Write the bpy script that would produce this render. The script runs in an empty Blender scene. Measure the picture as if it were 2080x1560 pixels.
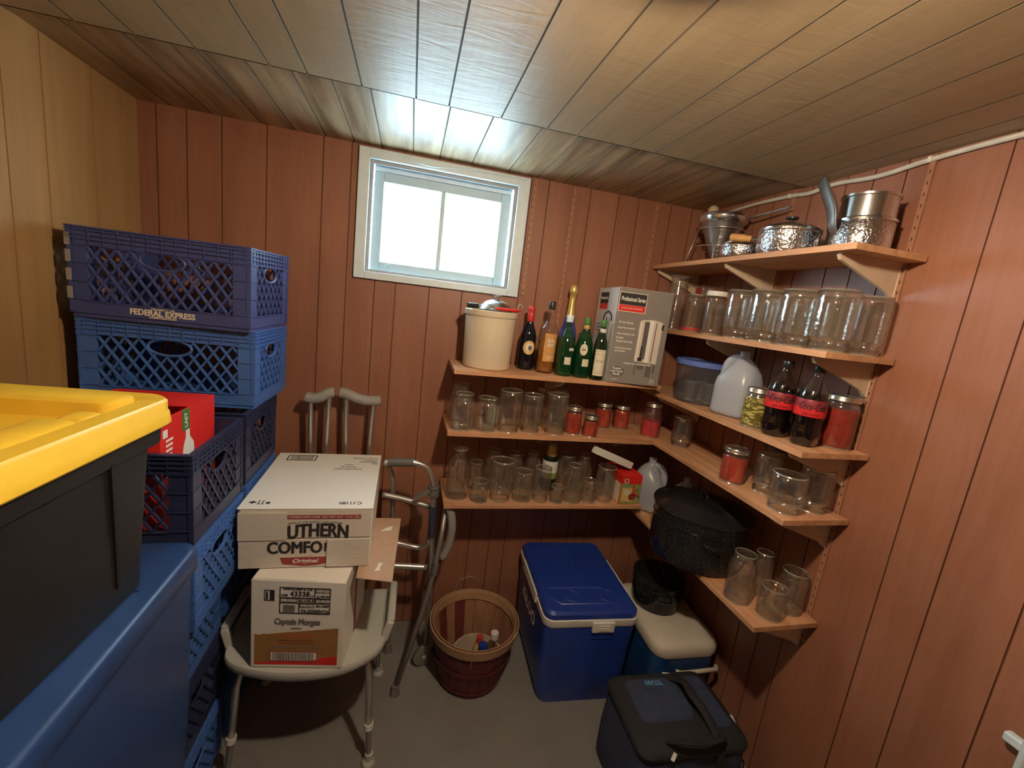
import bpy, bmesh, math, random
from mathutils import Vector, Matrix, Euler
random.seed(7)
SC = bpy.context.scene
COL = SC.collection
PI = math.pi
W, DEP, H = 2.491, 2.75, 2.29          # room width (x), length (y), height

# ---------------------------------------------------------------- camera
cam = bpy.data.cameras.new('camera'); camo = bpy.data.objects.new('camera', cam); COL.objects.link(camo)
cam.sensor_width = 36; cam.lens = 870.34 / 2080 * 36; cam.clip_start = .02
def aim(yaw, pit, rol):
    y, t, r = [math.radians(a) for a in (yaw, pit, rol)]
    F = Vector((math.sin(y) * math.cos(t), math.cos(y) * math.cos(t), -math.sin(t)))
    R = Vector((math.cos(y), -math.sin(y), 0)); U = R.cross(F)
    c, s = math.cos(r), math.sin(r)
    R2 = R * c + U * s; U2 = -R * s + U * c
    return Matrix((R2, U2, -F)).transposed()
camo.matrix_world = Matrix.Translation((-1.4454, -2.0471, 1.7141)) @ aim(14.1849, 10.3876, 6.8828).to_4x4()
SC.camera = camo
# ---------------------------------------------------------------- light and exposure
wd = bpy.data.worlds.new('world'); SC.world = wd; wd.use_nodes = True
bgn = wd.node_tree.nodes['Background']; bgn.inputs[0].default_value = (.62, .87, 1, 1); bgn.inputs[1].default_value = 11
BULB = (-1.10, -1.50, 2.175); BULB_E = 520; BULB_C = (1, .80, .58, 1)
PORTAL = True
SC.view_settings.view_transform = 'Standard'; SC.view_settings.look = 'None'
SC.view_settings.exposure = 0.88; SC.view_settings.gamma = 1; SC.view_settings.use_curve_mapping = False
SC.cycles.transparent_max_bounces = 40; SC.cycles.max_bounces = 9; SC.cycles.diffuse_bounces = 5
SC.cycles.glossy_bounces = 4; SC.cycles.transmission_bounces = 6; SC.cycles.sample_clamp_indirect = 20

# ---------------------------------------------------------------- materials
MATS = {}
def mat(name, col, rough=.5, metal=0, var=.12, scale=30, bump=0, bscale=None, stretch=None, alpha=None, spec=.5, emit=None, trans=0, coat=0):
    if name in MATS: return MATS[name]
    m = bpy.data.materials.new(name); m.use_nodes = True; nt = m.node_tree; b = nt.nodes['Principled BSDF']
    b.inputs['Roughness'].default_value = rough; b.inputs['Metallic'].default_value = metal
    b.inputs['Specular IOR Level'].default_value = spec
    b.inputs['Transmission Weight'].default_value = trans
    b.inputs['Coat Weight'].default_value = coat
    tc = nt.nodes.new('ShaderNodeTexCoord'); mp = nt.nodes.new('ShaderNodeMapping'); nt.links.new(tc.outputs['Object'], mp.inputs[0])
    mp.inputs['Scale'].default_value = stretch or (1, 1, 1)
    nz = nt.nodes.new('ShaderNodeTexNoise'); nz.inputs['Scale'].default_value = scale; nz.inputs['Detail'].default_value = 5
    nt.links.new(mp.outputs[0], nz.inputs['Vector'])
    cr = nt.nodes.new('ShaderNodeValToRGB'); c = col
    cr.color_ramp.elements[0].position = .25; cr.color_ramp.elements[1].position = .75
    cr.color_ramp.elements[0].color = (c[0] * (1 - var), c[1] * (1 - var), c[2] * (1 - var), 1)
    cr.color_ramp.elements[1].color = (min(1, c[0] * (1 + var)), min(1, c[1] * (1 + var)), min(1, c[2] * (1 + var)), 1)
    nt.links.new(nz.outputs['Fac'], cr.inputs[0]); nt.links.new(cr.outputs[0], b.inputs['Base Color'])
    if bump:
        n2 = nt.nodes.new('ShaderNodeTexNoise'); n2.inputs['Scale'].default_value = bscale or scale * 3
        nt.links.new(mp.outputs[0], n2.inputs['Vector'])
        bp = nt.nodes.new('ShaderNodeBump'); bp.inputs['Strength'].default_value = bump; bp.inputs['Distance'].default_value = .004
        nt.links.new(n2.outputs['Fac'], bp.inputs['Height']); nt.links.new(bp.outputs[0], b.inputs['Normal'])
    if emit: b.inputs['Emission Color'].default_value = (*emit[:3], 1); b.inputs['Emission Strength'].default_value = emit[3]
    MATS[name] = m; return m

def woodmat(name, dark, light, rough=.4, axis='Z', grain=14, bump=.15, spec=.5, blot=.3, fine=.5, ripple=0):
    m = bpy.data.materials.new(name); m.use_nodes = True; nt = m.node_tree; b = nt.nodes['Principled BSDF']
    b.inputs['Roughness'].default_value = rough; b.inputs['Specular IOR Level'].default_value = spec
    tc = nt.nodes.new('ShaderNodeTexCoord'); mp = nt.nodes.new('ShaderNodeMapping'); nt.links.new(tc.outputs['Object'], mp.inputs[0])
    mp.inputs['Scale'].default_value = {'Z': (1, 1, .08), 'Y': (1, .08, 1), 'X': (.08, 1, 1)}[axis]
    n1 = nt.nodes.new('ShaderNodeTexNoise'); n1.inputs['Scale'].default_value = grain; n1.inputs['Detail'].default_value = 7; n1.inputs['Distortion'].default_value = .6
    nt.links.new(mp.outputs[0], n1.inputs['Vector'])
    n3 = nt.nodes.new('ShaderNodeTexNoise'); n3.inputs['Scale'].default_value = grain * 9; n3.inputs['Detail'].default_value = 3
    nt.links.new(mp.outputs[0], n3.inputs['Vector'])
    n2 = nt.nodes.new('ShaderNodeTexNoise'); n2.inputs['Scale'].default_value = 2.2; nt.links.new(tc.outputs['Object'], n2.inputs['Vector'])
    mx = nt.nodes.new('ShaderNodeMix'); mx.inputs[0].default_value = blot; nt.links.new(n1.outputs['Fac'], mx.inputs[2]); nt.links.new(n2.outputs['Fac'], mx.inputs[3])
    my = nt.nodes.new('ShaderNodeMix'); my.inputs[0].default_value = fine * .5; nt.links.new(mx.outputs[0], my.inputs[2]); nt.links.new(n3.outputs['Fac'], my.inputs[3])
    cr = nt.nodes.new('ShaderNodeValToRGB'); cr.color_ramp.elements[0].position = .36; cr.color_ramp.elements[1].position = .64
    cr.color_ramp.elements[0].color = (*dark, 1); cr.color_ramp.elements[1].color = (*light, 1)
    nt.links.new(my.outputs[0], cr.inputs[0]); nt.links.new(cr.outputs[0], b.inputs['Base Color'])
    bp = nt.nodes.new('ShaderNodeBump'); bp.inputs['Strength'].default_value = bump; bp.inputs['Distance'].default_value = .003
    nt.links.new(my.outputs[0], bp.inputs['Height']); nt.links.new(bp.outputs[0], b.inputs['Normal'])
    if ripple:
        m2 = nt.nodes.new('ShaderNodeMapping'); m2.inputs['Scale'].default_value = (5, 26, 1); m2.inputs['Rotation'].default_value = (0, 0, .25); nt.links.new(tc.outputs['Object'], m2.inputs[0])
        n4 = nt.nodes.new('ShaderNodeTexNoise'); n4.inputs['Scale'].default_value = 1.3; n4.inputs['Detail'].default_value = 3; n4.inputs['Distortion'].default_value = 1.0; nt.links.new(m2.outputs[0], n4.inputs['Vector'])
        b2 = nt.nodes.new('ShaderNodeBump'); b2.inputs['Strength'].default_value = ripple; b2.inputs['Distance'].default_value = .006
        nt.links.new(n4.outputs['Fac'], b2.inputs['Height']); nt.links.new(bp.outputs[0], b2.inputs['Normal']); nt.links.new(b2.outputs[0], b.inputs['Normal'])
    MATS[name] = m; return m

def glassmat(name, tint, edge, gl=.07, rough=.02, bump=0, bscale=60, haze=0, hazecol=(.8, .8, .8)):
    """thin-walled glass: see-through face on, reflecting and tinted at the rim"""
    m = bpy.data.materials.new(name); m.use_nodes = True; nt = m.node_tree; nt.nodes.remove(nt.nodes['Principled BSDF'])
    out = nt.nodes['Material Output']; lw = nt.nodes.new('ShaderNodeLayerWeight'); lw.inputs[0].default_value = .5
    pw = nt.nodes.new('ShaderNodeMath'); pw.operation = 'POWER'; pw.inputs[1].default_value = 3.5; nt.links.new(lw.outputs['Facing'], pw.inputs[0])
    ml = nt.nodes.new('ShaderNodeMath'); ml.operation = 'MULTIPLY_ADD'; ml.inputs[1].default_value = .55; ml.inputs[2].default_value = gl
    nt.links.new(pw.outputs[0], ml.inputs[0])
    cm = nt.nodes.new('ShaderNodeMix'); cm.data_type = 'RGBA'; cm.inputs[6].default_value = (*tint, 1); cm.inputs[7].default_value = (*edge, 1)
    nt.links.new(pw.outputs[0], cm.inputs[0])
    tr = nt.nodes.new('ShaderNodeBsdfTransparent'); nt.links.new(cm.outputs[2], tr.inputs[0])
    g = nt.nodes.new('ShaderNodeBsdfGlossy'); g.inputs['Roughness'].default_value = rough
    body = tr
    if haze:
        df = nt.nodes.new('ShaderNodeBsdfDiffuse'); df.inputs[0].default_value = (*hazecol, 1)
        tl = nt.nodes.new('ShaderNodeBsdfTranslucent'); tl.inputs[0].default_value = (*hazecol, 1)
        ad = nt.nodes.new('ShaderNodeMixShader'); ad.inputs[0].default_value = .5; nt.links.new(df.outputs[0], ad.inputs[1]); nt.links.new(tl.outputs[0], ad.inputs[2])
        hz = nt.nodes.new('ShaderNodeMixShader'); hz.inputs[0].default_value = haze; nt.links.new(tr.outputs[0], hz.inputs[1]); nt.links.new(ad.outputs[0], hz.inputs[2]); body = hz
    mi = nt.nodes.new('ShaderNodeMixShader'); nt.links.new(ml.outputs[0], mi.inputs[0]); nt.links.new(body.outputs[0], mi.inputs[1]); nt.links.new(g.outputs[0], mi.inputs[2])
    nt.links.new(mi.outputs[0], out.inputs[0])
    if bump:
        tc = nt.nodes.new('ShaderNodeTexCoord'); nz = nt.nodes.new('ShaderNodeTexNoise'); nz.inputs['Scale'].default_value = bscale; nt.links.new(tc.outputs['Object'], nz.inputs['Vector'])
        bp = nt.nodes.new('ShaderNodeBump'); bp.inputs['Strength'].default_value = bump; bp.inputs['Distance'].default_value = .004
        nt.links.new(nz.outputs['Fac'], bp.inputs['Height']); nt.links.new(bp.outputs[0], g.inputs['Normal'])
    MATS[name] = m; return m

woodmat('panel_red', (.250, .098, .055), (.340, .147, .087), rough=.42, grain=9, bump=.12)
woodmat('panel_dark', (.07, .030, .018), (.10, .045, .028), rough=.5, grain=9)
woodmat('panel_groove', (.10, .035, .018), (.14, .05, .025), rough=.6)
woodmat('panel_honey', (.31, .175, .064), (.43, .265, .108), rough=.42, grain=6, bump=.08)
woodmat('honey_groove', (.27, .11, .035), (.32, .14, .05), rough=.6)
woodmat('ceil_wood', (.31, .220, .120), (.41, .305, .180), rough=.46, axis='Y', grain=8, bump=.12, spec=.5, ripple=.30)
woodmat('ceil_wood2', (.19, .12, .062), (.44, .31, .18), rough=.38, axis='Y', grain=26, bump=.35, spec=.5, blot=.12, fine=.25)
woodmat('ceil_groove', (.10, .07, .04), (.14, .10, .05), rough=.7, axis='Y')
woodmat('shelf_board', (.42, .20, .095), (.66, .37, .20), rough=.6, axis='X', grain=26, bump=.25, blot=.15)
woodmat('shelf_board_y', (.42, .20, .095), (.66, .37, .20), rough=.6, axis='Y', grain=26, bump=.25, blot=.15)
woodmat('basket_wood', (.20, .09, .05), (.36, .19, .11), rough=.75, grain=18)
woodmat('basket_hoop', (.34, .20, .10), (.46, .29, .16), rough=.7, axis='X', grain=20)
mat('basket_red', (.13, .018, .022), .6, var=.25)
mat('floor_paint', (.20, .19, .18), .45, var=.10, scale=6, bump=.06, bscale=40)
mat('sash_daylit', (.46, .60, .65), .4, var=.05, bump=.15, bscale=25)  # cyan tint of the daylight on the sash is mixed into this colour
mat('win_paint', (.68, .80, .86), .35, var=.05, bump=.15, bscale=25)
mat('win_stop', (.34, .32, .30), .6)
mat('bracket', (.60, .47, .33), .45, var=.08)
mat('standard', (.37, .18, .105), .4, var=.1)
mat('slot', (.05, .02, .012), .7)
mat('blue_crate', (.050, .135, .40), .42, var=.06)
mat('navy_crate', (.044, .062, .20), .45, var=.08)
mat('dark_crate', (.020, .026, .070), .42, var=.1)
mat('blue_tote', (.018, .046, .145), .38, var=.06)
mat('black_tote', (.008, .008, .009), .5, var=.15)
mat('yellow_lid', (.85, .56, .045), .4, var=.03)
mat('carton_white', (.82, .79, .72), .6, var=.02, scale=8)
mat('carton_grey', (.62, .57, .49), .75, var=.05, stretch=(1, 1, 9), scale=20, bump=.2, bscale=12)
mat('kraft', (.50, .33, .22), .75, var=.06)
mat('ink', (.02, .02, .02), .6)
mat('ink_grey', (.20, .18, .16), .6)
mat('maroon', (.28, .03, .03), .55)
mat('rum_brown', (.34, .17, .055), .55)
mat('rum_ink', (.19, .075, .02), .6)
mat('rum_orange', (.50, .13, .03), .6)
mat('paper_white', (.80, .78, .72), .6, var=.03)
mat('red_print', (.72, .025, .020), .45, var=.04)
mat('green_print', (.06, .20, .04), .5)
mat('seat_plastic', (.50, .51, .46), .4, var=.03)
mat('alu', (.66, .64, .60), .32, metal=.9, var=.05)
mat('alu_dull', (.38, .37, .35), .45, metal=.75, var=.05)
mat('alu_dark', (.22, .22, .215), .4, metal=.8)
mat('steel', (.66, .66, .66), .22, metal=1, var=.05)
mat('steel_hammer', (.62, .62, .63), .22, metal=1, var=.05, bump=.9, bscale=110)
mat('steel_brush', (.50, .50, .50), .35, metal=1, var=.08, stretch=(1, 1, 40), scale=14, bump=.3, bscale=14)
mat('grey_foam', (.10, .10, .095), .65)
mat('crutch_pad', (.30, .28, .26), .55)
mat('navy_sleeve', (.035, .04, .07), .7)
mat('rubber', (.17, .16, .15), .7)
mat('white_plastic', (.74, .72, .67), .4, var=.02)
mat('cooler_blue', (.012, .040, .27), .38, var=.05)
mat('cooler_blue2', (.008, .045, .17), .4, var=.05)
mat('cooler_white', (.62, .57, .48), .5, var=.05, bump=.1)
mat('enamel', (.012, .012, .014), .18, var=.2)
mat('bag_navy', (.022, .032, .070), .85, var=.2, bump=.3, bscale=200)
mat('bag_black', (.009, .009, .012), .8, var=.2, bump=.3, bscale=200)
mat('light_blue_ink', (.10, .32, .55), .6)
mat('crock', (.68, .58, .42), .35, var=.03)
mat('wood_handle', (.60, .30, .10), .45, var=.1)
mat('pestle', (.55, .42, .27), .6, var=.1)
mat('red_wax', (.55, .03, .03), .35)
mat('gold_foil', (.75, .55, .18), .35, metal=.6)
mat('blue_foil', (.05, .07, .35), .4)
mat('black_plastic', (.015, .015, .016), .35)
mat('label_cream', (.72, .66, .50), .55, var=.05)
mat('label_orange', (.62, .32, .10), .5, var=.15, scale=60)
mat('label_yellow', (.70, .48, .16), .5)
mat('whisky', (.55, .22, .04), .12, var=.05, trans=.5)
mat('tomato', (.42, .045, .020), .3, var=.3, scale=70)
mat('pink_jelly', (.55, .04, .05), .3, var=.1)
mat('red_salsa', (.30, .025, .012), .3, var=.25, scale=60)
mat('tin_lid', (.60, .56, .48), .25, metal=.9)
mat('tin_grey', (.16, .16, .17), .4, metal=.6)
mat('cola', (.006, .003, .003), .2, spec=.3)
mat('cola_label', (.70, .03, .035), .35)
mat('cola_label_dark', (.22, .02, .03), .4)
mat('urn_grey', (.235, .205, .185), .5, var=.03)
mat('urn_side', (.62, .61, .60), .5, var=.03)
mat('urn_silver', (.66, .58, .48), .5, var=.04)
mat('urn_dark', (.12, .10, .09), .5)
mat('cable_white', (.62, .58, .50), .5)
mat('lid_blue', (.10, .16, .45), .4)
mat('bulb', (1, .9, .7), .4, emit=(BULB_C[0], BULB_C[1], BULB_C[2], BULB_E))
mat('porcelain', (.75, .73, .68), .3)
mat('pale_green', (.25, .34, .10), .4)
mat('rope', (.45, .36, .24), .8)
mat('beige_tub', (.40, .33, .26), .55)
mat('fence_grey', (.10, .11, .11), .8)
def pickles():
    m = bpy.data.materials.new('pickles'); m.use_nodes = True; nt = m.node_tree; b = nt.nodes['Principled BSDF']; b.inputs['Roughness'].default_value = .25
    tc = nt.nodes.new('ShaderNodeTexCoord'); v = nt.nodes.new('ShaderNodeTexVoronoi'); v.inputs['Scale'].default_value = 75
    nz = nt.nodes.new('ShaderNodeTexNoise'); nz.inputs['Scale'].default_value = 30
    mp = nt.nodes.new('ShaderNodeMapping'); mp.inputs['Rotation'].default_value = (.5, .6, .3); mp.inputs['Scale'].default_value = (1, .5, 1.6)
    nt.links.new(tc.outputs['Object'], mp.inputs[0]); nt.links.new(mp.outputs[0], v.inputs[0])
    cr = nt.nodes.new('ShaderNodeValToRGB'); cr.color_ramp.elements[0].position = .20; cr.color_ramp.elements[0].color = (.80, .68, .22, 1)
    cr.color_ramp.elements[1].position = .6; cr.color_ramp.elements[1].color = (.16, .13, .02, 1)
    nt.links.new(v.outputs['Distance'], cr.inputs[0]); nt.links.new(cr.outputs[0], b.inputs['Base Color']); MATS['pickles'] = m
pickles()
def speckle():
    m = MATS['enamel']; nt = m.node_tree; b = nt.nodes['Principled BSDF']
    tc = nt.nodes.new('ShaderNodeTexCoord'); v = nt.nodes.new('ShaderNodeTexNoise'); v.inputs['Scale'].default_value = 150; v.inputs['Detail'].default_value = 2
    nt.links.new(tc.outputs['Object'], v.inputs[0])
    cr = nt.nodes.new('ShaderNodeValToRGB'); cr.color_ramp.elements[0].position = .60; cr.color_ramp.elements[0].color = (.010, .010, .012, 1)
    cr.color_ramp.elements[1].position = .70; cr.color_ramp.elements[1].color = (.055, .055, .06, 1)
    nt.links.new(v.outputs['Fac'], cr.inputs[0]); nt.links.new(cr.outputs[0], b.inputs['Base Color'])
speckle()
mat('enamel_lid', (.012, .012, .014), .15, var=.2)
glassmat('glass', (.985, .988, .975), (.86, .85, .78), gl=.12, rough=.07, bump=.35, bscale=55, haze=.028, hazecol=(.88, .85, .76))  # faint whitish haze gives the jars a lit look on dark backgrounds
glassmat('glass_ring', (.90, .91, .87), (.75, .75, .66), gl=.32, rough=.08, bump=.8, haze=.38, hazecol=(.9, .88, .78))  # strong whitish haze stands in for bright light on the rims
glassmat('pane', (.99, 1, 1), (.9, .95, .95), gl=.04)
glassmat('green_glass', (.26, .60, .34), (.04, .20, .08), gl=.07, haze=.30, hazecol=(.02, .20, .075))
glassmat('green_glass2', (.24, .42, .20), (.04, .10, .04), gl=.07, haze=.25, hazecol=(.03, .10, .03))
glassmat('clear_bottle', (.95, .95, .93), (.5, .48, .42), gl=.07)
glassmat('jug_plastic', (.80, .84, .88), (.7, .74, .78), gl=.05, rough=.3, haze=.78, hazecol=(.84, .88, .95))
glassmat('jug_water', (.80, .84, .86), (.6, .62, .64), gl=.05, rough=.25, haze=.6, hazecol=(.55, .58, .62))
glassmat('tub_clear', (.86, .90, .93), (.6, .63, .66), gl=.06, rough=.15, haze=.16, hazecol=(.55, .6, .66))
glassmat('blackglass', (.02, .02, .03), (.0, .0, .0), gl=.05)
MATS['stout'] = mat('stout', (.008, .008, .014), .06, var=0)

# ---------------------------------------------------------------- mesh helpers
class MB:
    def __init__(s): s.b = bmesh.new(); s.mi = 0
    def _new(s, vs, T=None, k=None):
        if T is not None:
            for v in vs: v.co = T @ v.co
        return vs
    def box(s, x0, x1, y0, y1, z0, z1, T=None, mi=0, bev=0):
        r = bmesh.ops.create_cube(s.b, size=1)['verts']
        for v in r: v.co = Vector(((x0 + x1) / 2 + v.co.x * (x1 - x0), (y0 + y1) / 2 + v.co.y * (y1 - y0), (z0 + z1) / 2 + v.co.z * (z1 - z0)))
        fs = {f for v in r for f in v.link_faces}
        for f in fs: f.material_index = mi
        if bev:
            es = {e for v in r for e in v.link_edges}
            rr = bmesh.ops.bevel(s.b, geom=list(es), offset=bev, segments=2, affect='EDGES', profile=.5)
            r = list({v for f in rr['faces'] for v in f.verts} | {v for v in r if v.is_valid})
        if T is not None:
            for v in r: v.co = T @ v.co
        return s
    def bar(s, a, b, wx, wz, up=(0, 0, 1), mi=0):
        a = Vector(a); b = Vector(b); d = b - a; L = d.length; d.normalize(); up = Vector(up)
        x = d.cross(up)
        if x.length < 1e-4: x = d.cross(Vector((1, 0, 0)))
        x.normalize(); z = x.cross(d)
        T = Matrix((x, d, z)).transposed().to_4x4(); T.translation = a
        return s.box(-wx / 2, wx / 2, 0, L, -wz / 2, wz / 2, T, mi)
    def loft(s, rings, close=True, cap0=True, cap1=True, mi=0):
        R = [[s.b.verts.new(p) for p in r] for r in rings]; n = len(R[0])
        for i in range(len(R) - 1):
            for j in range(n if close else n - 1):
                f = s.b.faces.new((R[i][j], R[i][(j + 1) % n], R[i + 1][(j + 1) % n], R[i + 1][j])); f.material_index = mi
        if cap0: s.b.faces.new(R[0][::-1]).material_index = mi
        if cap1: s.b.faces.new(R[-1]).material_index = mi
        return s
    def lathe(s, prof, n=28, c=(0, 0, 0), cap0=True, cap1=False, mi=0, sx=1, sy=1):
        rings = [[Vector((c[0] + r * sx * math.cos(2 * PI * k / n), c[1] + r * sy * math.sin(2 * PI * k / n), c[2] + z)) for k in range(n)] for r, z in prof]
        return s.loft(rings, True, cap0, cap1, mi)
    def tube(s, pts, r, n=10, closed=False, mi=0, sc=(1, 1)):
        pts = [Vector(p) for p in pts]; m = len(pts); rr = r if isinstance(r, (list, tuple)) else [r] * m; rings = []; nrm = None
        for i in range(m):
            if closed: d = pts[(i + 1) % m] - pts[i - 1]
            else: d = pts[min(i + 1, m - 1)] - pts[max(i - 1, 0)]
            d.normalize()
            if nrm is None: nrm = d.cross(Vector((0, 0, 1)) if abs(d.z) < .9 else Vector((1, 0, 0))).normalized()
            else: nrm = (nrm - d * nrm.dot(d)).normalized()
            b = d.cross(nrm)
            rings.append([pts[i] + (nrm * math.cos(2 * PI * k / n) * sc[0] + b * math.sin(2 * PI * k / n) * sc[1]) * rr[i] for k in range(n)])
        if closed: rings.append(rings[0]); R = rings; s.loft(R, True, False, False, mi); bmesh.ops.remove_doubles(s.b, verts=s.b.verts, dist=1e-6); return s
        return s.loft(rings, True, True, True, mi)
    def prism(s, poly, t, T=None, mi=0):
        """poly in xz plane, thickness t along y from 0"""
        a = [Vector((x, 0, z)) for x, z in poly]; b = [Vector((x, t, z)) for x, z in poly]
        if T is not None: a = [T @ v for v in a]; b = [T @ v for v in b]
        return s.loft([a, b], True, True, True, mi)
    def obj(s, name, m, parent=None, smooth=None, bevel=0, loc=None, sub=0):
        me = bpy.data.meshes.new(name); bmesh.ops.recalc_face_normals(s.b, faces=s.b.faces); s.b.to_mesh(me); s.b.free()
        for q in (m if isinstance(m, (list, tuple)) else [m]): me.materials.append(MATS[q])
        o = bpy.data.objects.new(name, me); COL.objects.link(o)
        if parent is not None: o.parent = parent
        if loc: o.location = loc
        if smooth is not None:
            for p in me.polygons: p.use_smooth = True
            if smooth < 3:
                me.set_sharp_from_angle(angle=smooth)
        if bevel:
            b = o.modifiers.new('bevel', 'BEVEL'); b.width = bevel; b.segments = 2; b.limit_method = 'ANGLE'
            if smooth is None:
                for p in me.polygons: p.use_smooth = True
                b.harden_normals = True
        if sub:
            q = o.modifiers.new('sub', 'SUBSURF'); q.levels = sub; q.render_levels = sub
        return o
def smooth_path(pts, n=6, closed=False):
    P = [Vector(p) for p in pts]; out = []; m = len(P)
    rng = range(m if closed else m - 1)
    for i in rng:
        p0 = P[i - 1] if (closed or i > 0) else P[0]; p1 = P[i]; p2 = P[(i + 1) % m]; p3 = P[(i + 2) % m] if (closed or i < m - 2) else P[-1]
        for k in range(n):
            t = k / n; out.append(.5 * ((2 * p1) + (-p0 + p2) * t + (2 * p0 - 5 * p1 + 4 * p2 - p3) * t * t + (-p0 + 3 * p1 - 3 * p2 + p3) * t ** 3))
    if not closed: out.append(P[-1])
    return out
def tag(o, label=None, cat=None, group=None, kind=None):
    if label: o['label'] = label
    if cat: o['category'] = cat
    if group: o['group'] = group
    if kind: o['kind'] = kind
    return o
def thing(name, loc, rz=0, label=None, cat=None, group=None):
    o = bpy.data.objects.new(name, None); o.empty_display_size = .05; COL.objects.link(o); o.location = loc; o.rotation_euler = (0, 0, rz)
    return tag(o, label, cat, group)
def S(o): return tag(o, kind='structure')
FACE = {'front': (PI / 2, 0, 0), 'top': (0, 0, 0), 'left': (PI / 2, 0, -PI / 2), 'right': (PI / 2, 0, PI / 2)}
def text(name, s, m, parent, loc, size, face='front', width=None, spin=0, bold=0, shear=0, arc=0, bendR=0, ang0=0, align='CENTER', ext=.0002):
    """flat printed lettering as a mesh; (loc) is the centre of the text on the face"""
    cu = bpy.data.curves.new(name, 'FONT'); cu.body = s; cu.size = size; cu.align_x = align; cu.align_y = 'CENTER'; cu.offset = bold if bold < .0009 else 0; cu.shear = shear; cu.extrude = ext; cu.resolution_u = 3
    tmp = bpy.data.objects.new('tmp', cu); me = bpy.data.meshes.new_from_object(tmp); bpy.data.objects.remove(tmp); me.name = name
    xs = [v.co.x for v in me.vertices]
    if width and xs:
        k = width / (max(xs) - min(xs))
        for v in me.vertices: v.co.x *= k
    if arc:
        hw = max(abs(v.co.x) for v in me.vertices) or 1
        for v in me.vertices: v.co.y += arc * (1 - (v.co.x / hw) ** 2) - arc
    if bendR:
        for v in me.vertices:
            a = v.co.x / bendR + ang0; x, y, z = v.co
            v.co = Vector((bendR * math.sin(a) + z * math.sin(a), -bendR * math.cos(a) - z * math.cos(a), y))
    if bold >= .0009:
        bm = bmesh.new()
        for k in range(8):
            n0 = len(bm.verts); bm.from_mesh(me); bm.verts.ensure_lookup_table()
            for v in bm.verts[n0:]: v.co += Vector((math.cos(k * PI / 4) * bold * 1.5, math.sin(k * PI / 4) * bold, k * .00001))
        bm.to_mesh(me); bm.free()
    me.materials.append(MATS[m]); o = bpy.data.objects.new(name, me); COL.objects.link(o); o.parent = parent; o.location = loc
    if not bendR:
        e = Euler(FACE[face]).to_matrix() @ Matrix.Rotation(spin, 3, 'Z'); o.rotation_euler = e.to_euler()
    return o
def face_T(face, loc, spin=0):
    return Matrix.Translation(loc) @ (Euler(FACE[face]).to_matrix() @ Matrix.Rotation(spin, 3, 'Z')).to_4x4()
def patch(name, m, parent, T, rects, t=.0006):
    """flat printed rectangles (u0,u1,v0,v1) on a face"""
    b = MB()
    for r in rects: b.box(r[0], r[1], r[2], r[3], -.0001, t + (r[4] if len(r) > 4 else 0), T)
    return b.obj(name, m, parent)
def polypatch(name, m, parent, T, poly, t=.0006):
    b = MB(); b.loft([[T @ Vector((x, y, -.0001)) for x, y in poly], [T @ Vector((x, y, t)) for x, y in poly]])
    return b.obj(name, m, parent)
def barcode(parent, T, w, h, m='ink', name='barcode', n=26):
    b = MB(); x = -w / 2
    rs = random.Random(n)
    while x < w / 2 - .003:
        q = rs.choice((.0012, .002, .003)) * w / .08 * .8; b.box(x, x + q, -h / 2, h / 2, 0, .0011, T); x += q + rs.choice((.0012, .002)) * w / .08
    return b.obj(name, m, parent)
def frame(b, T, u0, u1, v0, v1, w=.0015, t=.001):
    b.box(u0, u1, v0, v0 + w, 0, t, T); b.box(u0, u1, v1 - w, v1, 0, t, T); b.box(u0, u0 + w, v0, v1, 0, t, T); b.box(u1 - w, u1, v0, v1, 0, t, T)

# ---------------------------------------------------------------- room
def panel(name, u0, u1, v0, v1, grooves, to3, mats, gw=.0045, gd=.003):
    """grooved board sheet: u across the boards, v along them; to3(u,v,depth) gives the point"""
    b = MB(); us = [u0]; prof = [(u0, 0)]
    for g in sorted(g for g in grooves if u0 + gw < g < u1 - gw): prof += [(g - gw / 2, 0), (g - gw / 4, gd), (g + gw / 4, gd), (g + gw / 2, 0)]
    prof.append((u1, 0))
    lo = [b.b.verts.new(to3(u, v0, d)) for u, d in prof]; hi = [b.b.verts.new(to3(u, v1, d)) for u, d in prof]
    for i in range(len(prof) - 1):
        f = b.b.faces.new((lo[i], lo[i + 1], hi[i + 1], hi[i])); f.material_index = 0 if (prof[i][1] == 0 and prof[i + 1][1] == 0) else 1
    # backing slab so the sheet has thickness
    T = .02
    q = [to3(u0, v0, T), to3(u1, v0, T), to3(u1, v1, T), to3(u0, v1, T)]; b.b.faces.new([b.b.verts.new(p) for p in q])
    for a, c in ((prof[0], lo[0]), (prof[-1], lo[-1])): pass
    me = bpy.data.meshes.new(name); b.b.to_mesh(me); b.b.free()
    for m in mats: me.materials.append(MATS[m])
    return me
def join_meshes(name, ms):
    bm = bmesh.new()
    for m in ms: bm.from_mesh(m)
    me = bpy.data.meshes.new(name); bm.to_mesh(me); bm.free()
    for m in ms[0].materials: me.materials.append(m)
    o = bpy.data.objects.new(name, me); COL.objects.link(o); return S(o)
WL, WR, WT, WB = -1.672, -.990, 2.262, 1.775      # rough opening
gb = [-2.43, -2.33, -2.21, -2.05, -1.84, -1.73, -1.61, -1.52, -1.37, -1.22, -1.06, -.95, -.865, -.655, -.508, -.40, -.22, -.10]
bk = lambda u, v, d: Vector((u, d, v)); mm = ['panel_red', 'panel_groove']
join_meshes('wall_back', [panel('a', -W-.02, WL, 0, H+.03, gb, bk, mm), panel('b', WL, WR, 0, WB, gb, bk, mm), panel('c', WR, .02, 0, H+.03, gb, bk, mm), panel('d', WL, WR, WT, H+.03, gb, bk, mm)])
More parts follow.
